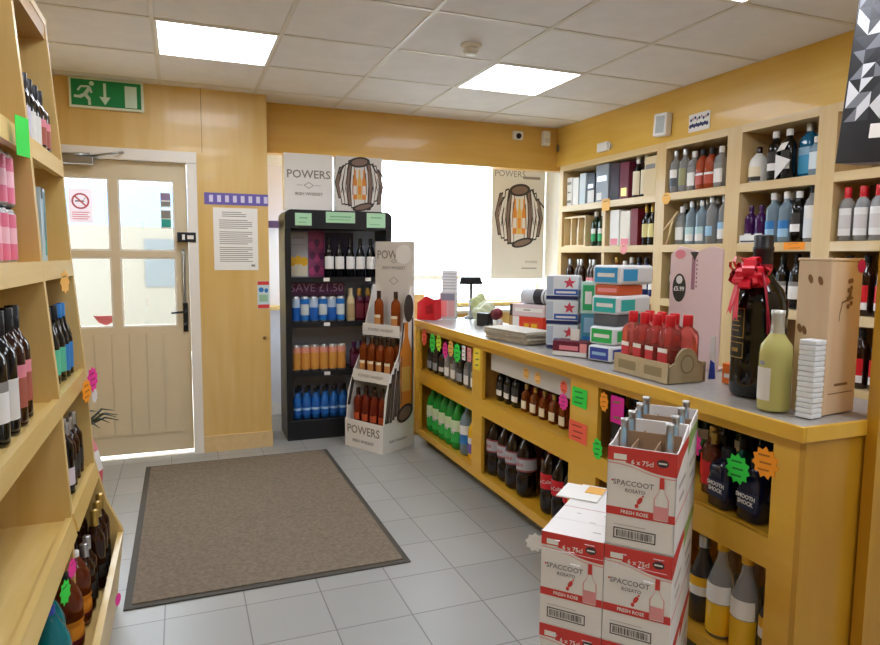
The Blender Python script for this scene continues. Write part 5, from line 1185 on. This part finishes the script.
# ------------------------------------------------------------------ stacked wine cases on the floor
BTH = math.radians(-49)          # box front looks along local -Y
cA, sA = math.cos(BTH), math.sin(BTH)
bw_, bd_, bh_ = .187, .228, .288
CW = mat('case_white', 'f2f0ee', .55); CR = mat('case_red', 'd8433e', .5); CPK = mat('case_pink', 'eba0a4', .5)
def case(label, i, j, k, open_top=False, green=False, dz=0):
    """i = column along the front, j = row behind, k = layer"""
    lx, ly = i * (bw_ + .002), j * (bd_ + .002)
    x, y = .985 + cA * lx - sA * ly, 1.652 + sA * lx + cA * ly
    o = thing('wine_case', label, 'case', (x, y, k * (bh_ + .001) + .001 + dz), BTH)
    b = MB(); t_ = .004; z1 = bh_
    if not open_top: b.box(0, bw_, 0, bd_, 0, bh_, 0, .0015)
    else:
        b.box(0, bw_, 0, bd_, 0, t_)
        zf = bh_ - (.0 if j == 0 else -.035)
        b.box(0, bw_, 0, t_, 0, bh_ if j == 0 else bh_ + .03); b.box(0, bw_, bd_ - t_, bd_, 0, bh_ + .03)
        for xx in (0, bw_ - t_):
            b.prism([(0, 0), (bd_, 0), (bd_, bh_ + .03), (bd_ * .25, bh_ + (.0 if j == 0 else .02)), (0, bh_)], 0, t_, 0, Matrix.Translation((xx + t_, 0, 0)) @ RX)
    bd = b.build('box_body', CW, o)
    if open_top:
        d_ = MB(); 
        for yy in (bd_ * .5,): d_.box(.005, bw_ - .005, yy - .0015, yy + .0015, .02, bh_ + .02)
        for q in (1 / 3, 2 / 3): d_.box(bw_ * q - .0015, bw_ * q + .0015, .006, bd_ - .006, .02, bh_ + .0)
        d_.build('divider_card', mat('divider_brown', 'a88a6c', .7), o)
    R_ = 0; p = MB(); y0 = -.0007
    n_ = 14; top = [(bw_ * q / n_, bh_ * (.80 - .055 * math.cos(PI * (q / n_) * 1.0 + 0) * -1 - .0)) for q in range(n_ + 1)]
    wav = [(bw_ * q / n_, bh_ * (.86 - .09 * (1 / (1 + math.exp(-9 * (q / n_ - .5)))))) for q in range(n_ + 1)]
    hd = 3 if green else 0
    p.flat([(0, bh_ - .0005), *wav, (bw_, bh_ - .0005)], y0, hd)
    p.flat([(a, z - .006) for a, z in wav] + [(a, z - .0085) for a, z in reversed(wav)], y0, 1)
    p.rect(0, bw_, bh_ * .315, bh_ * .395, y0, hd)
    bx, bz = bw_ * .80, bh_ * .33
    for s in (1, .86):
        p.flat([(bx - .02 * s, bz), (bx + .02 * s, bz), (bx + .02 * s, bz + .06), (bx + .007 * s, bz + .082), (bx + .007 * s, bz + .115), (bx - .007 * s, bz + .115), (bx - .007 * s, bz + .082), (bx - .02 * s, bz + .06)], y0 - .0006 * (2 - s * 1), 1 if s == 1 else 2)
    p.flat([(bx - .017, bz + .003), (bx + .017, bz + .003), (bx + .017, bz + .04), (bx - .017, bz + .04)], y0 - .0022, 1)
    p.rect(bx - .006, bx + .006, bz + .09, bz + .122, y0 - .0022, 0)
    fx_, fz_ = bw_ * .47, bh_ * .47
    p.ell(fx_ + .004, fz_ + .006, .006, .012, y0, 0, -.5); p.ell(fx_ - .004, fz_ - .01, .005, .006, y0 - .0003, 0); p.ell(fx_ + .012, fz_ + .02, .003, .003, y0, 0, seg=8)
    p.ell(bw_ * .08, bh_ * .66, .003, .003, y0, 0, seg=8)
    p.ell(bw_ * .80, bh_ * .89, .016, .011, y0 - .0006, 4)
    p.rect(bw_ * .74, bw_ * .86, bh_ * .882, bh_ * .898, y0 - .0012, 2)
    p.rect(bw_ * .09, bw_ * .28, bh_ * .875, bh_ * .93, y0 - .0006, 2); p.rect(bw_ * .10, bw_ * .27, bh_ * .85, bh_ * .862, y0 - .0006, 2)
    # barcode
    x0, x1, z0, z1 = bw_ * .12, bw_ * .74, bh_ * .08, bh_ * .19
    for a, c2, e, g in ((x0, x1, z0, z0 + .003), (x0, x1, z1 - .003, z1), (x0, x0 + .003, z0, z1), (x1 - .003, x1, z0, z1)): p.rect(a, c2, e, g, y0, 4)
    rr = random.Random(6); xx = x0 + .008
    while xx < x1 - .01:
        ww = rr.choice((.0012, .002, .003)); p.rect(xx, xx + ww, z0 + .006, z1 - .006, y0, 4); xx += ww + rr.choice((.0015, .0025))
    p.rect(x0, x1 * .8, z1 + .008, z1 + .010, y0, 5)
    # right side print
    MSd = Matrix.Translation((bw_, 0, 0)) @ RX
    p.flat([(0, bh_ - .0005), (0, bh_ * .77), (bd_ * .5, bh_ * .86), (bd_, bh_ * .90), (bd_, bh_ - .0005)], -.0007, hd, MSd); p.rect(0, bd_, bh_ * .315, bh_ * .34, -.0007, 1, MSd)
    p.rect(bd_ * .3, bd_ * .7, bh_ * .45, bh_ * .5, -.0007, 5, MSd); p.rect(bd_ * .2, bd_ * .8, bh_ * .6, bh_ * .65, -.0007, 5, MSd)
    if not open_top:
        MT = Matrix.Translation((0, 0, bh_)) @ Matrix.Rotation(-PI / 2, 4, 'X')
        for (a, c2, e, g) in ((.3, .38, .2, .225), (.75, .9, .15, .17), (.6, .7, .45, .47), (.75, .88, .75, .78)): p.rect(bw_ * a, bw_ * c2, -bd_ * g, -bd_ * e, -.0006, 5, MT)
        p.bar(0, -bd_ / 2, bw_, -bd_ / 2, .002, -.0006, 5, MT)
    pr = p.build('case_print', [CR, CPK, PAPER, mat('case_green', '9cc070', .5), mat('case_ink', '453c40', .5), mat('case_faint', 'c0b8b8', .6)], bd)
    if j == 0 or open_top:
        for body, size, fx0, fz0, m in (('SPACCOOT', .021, .39, .645, mat('case_grey_ink', '8a8488', .5)), ('ROSATO', .014, .42, .575, mat('case_grey_ink', '8a8488', .5)), ('FRESH ROSE', .014, .42, .355, PAPER), ('6 x 75cl', .019, .51, .865, PAPER)):
            text('lettering', body, size, m, pr, (bw_ * fx0, -.0014, bh_ * fz0), bold=.0002)
    return o
case('bottom rose wine case on the aisle side of the stack', 0, 0, 0)
case('bottom rose wine case under the tall column at the front', 1, 0, 0)
case('bottom rear rose wine case on the aisle side behind the front one', 0, 1, 0)
case('bottom rear rose wine case of the tall column by the counter', 1, 1, 0)
case('closed upper rose wine case on the aisle side with printed top', 0, 0, 1)
case('middle rose wine case of the tall front column', 1, 0, 1)
case('upper rear wine case with white top behind the aisle side case', 0, 1, 1)
case('middle rear wine case with green print against the counter', 1, 1, 1, green=True)
case('open wine case at the top front with bottle necks showing', 1, 0, 2, True)
case('second open wine case at the top rear with green edge print', 1, 1, 2, True, True)
k_case = Kind('wine_bottle', 'bottle', P_WINE, mat('rose_wine', 'e8a0a0', .05, trans=.7, ior=1.35), [('foil_cap', MB().lathe([(.0162, .235), (.016, .302), (.0175, .303), (.0175, .312), (0, .313)], 16), TIN), ('neck_print', MB().lathe([(.0166, .25), (.0166, .29)], 8, a0=-PI / 2 - .5, a1=-PI / 2 + .5), LBLUE)], s3=(.68, .68, 1.12))
for j in range(2):
    n_ = 0
    for a in (0, 2):
        for c2 in range(2):
            lx = (bw_ + .002) + bw_ * (a + .5) / 3; ly = j * (bd_ + .002) + bd_ * (.27 + .47 * c2)
            k_case.put(.985 + cA * lx - sA * ly, 1.652 + sA * lx + cA * ly, 2 * (bh_ + .001) + .006, ORD[n_] + ' silver capped rose bottle in the ' + ('front' if j == 0 else 'rear') + ' open wine case', BTH); n_ += 1
o = thing('orange_leaflet', 'white sheet with orange patch lying on the rear aisle side case', 'leaflet', (1.272, 1.872, 2 * (bh_ + .001) + .0015), BTH)
MB().box(-.07, .07, -.07, .07, 0, .004).build('sheet', PAPER, o); MB().box(.01, .07, .0, .065, .004, .006).build('orange_patch', PEACH, o)
price_star('white star tag hung on the aisle edge of the wine cases', .972, 1.668, .535, BTH + .25, .03, CARD, 9, lines=0)
# ------------------------------------------------------------------ light
wd = bpy.data.worlds.new('sky'); scn.world = wd; wd.use_nodes = True
bg = wd.node_tree.nodes['Background']; bg.inputs['Color'].default_value = (.86, .94, 1, 1); bg.inputs['Strength'].default_value = 10
scn.cycles.use_denoising = True
scn.cycles.max_bounces = 10; scn.cycles.transmission_bounces = 8; scn.cycles.transparent_max_bounces = 12; scn.cycles.diffuse_bounces = 5
scn.cycles.caustics_reflective = False; scn.cycles.caustics_refractive = False; scn.cycles.sample_clamp_indirect = 6
vs = scn.view_settings
vs.view_transform = 'Standard'; vs.look = 'None'; vs.gamma = 1; vs.exposure = 0.58
try: vs.use_curve_mapping = False
except Exception: pass
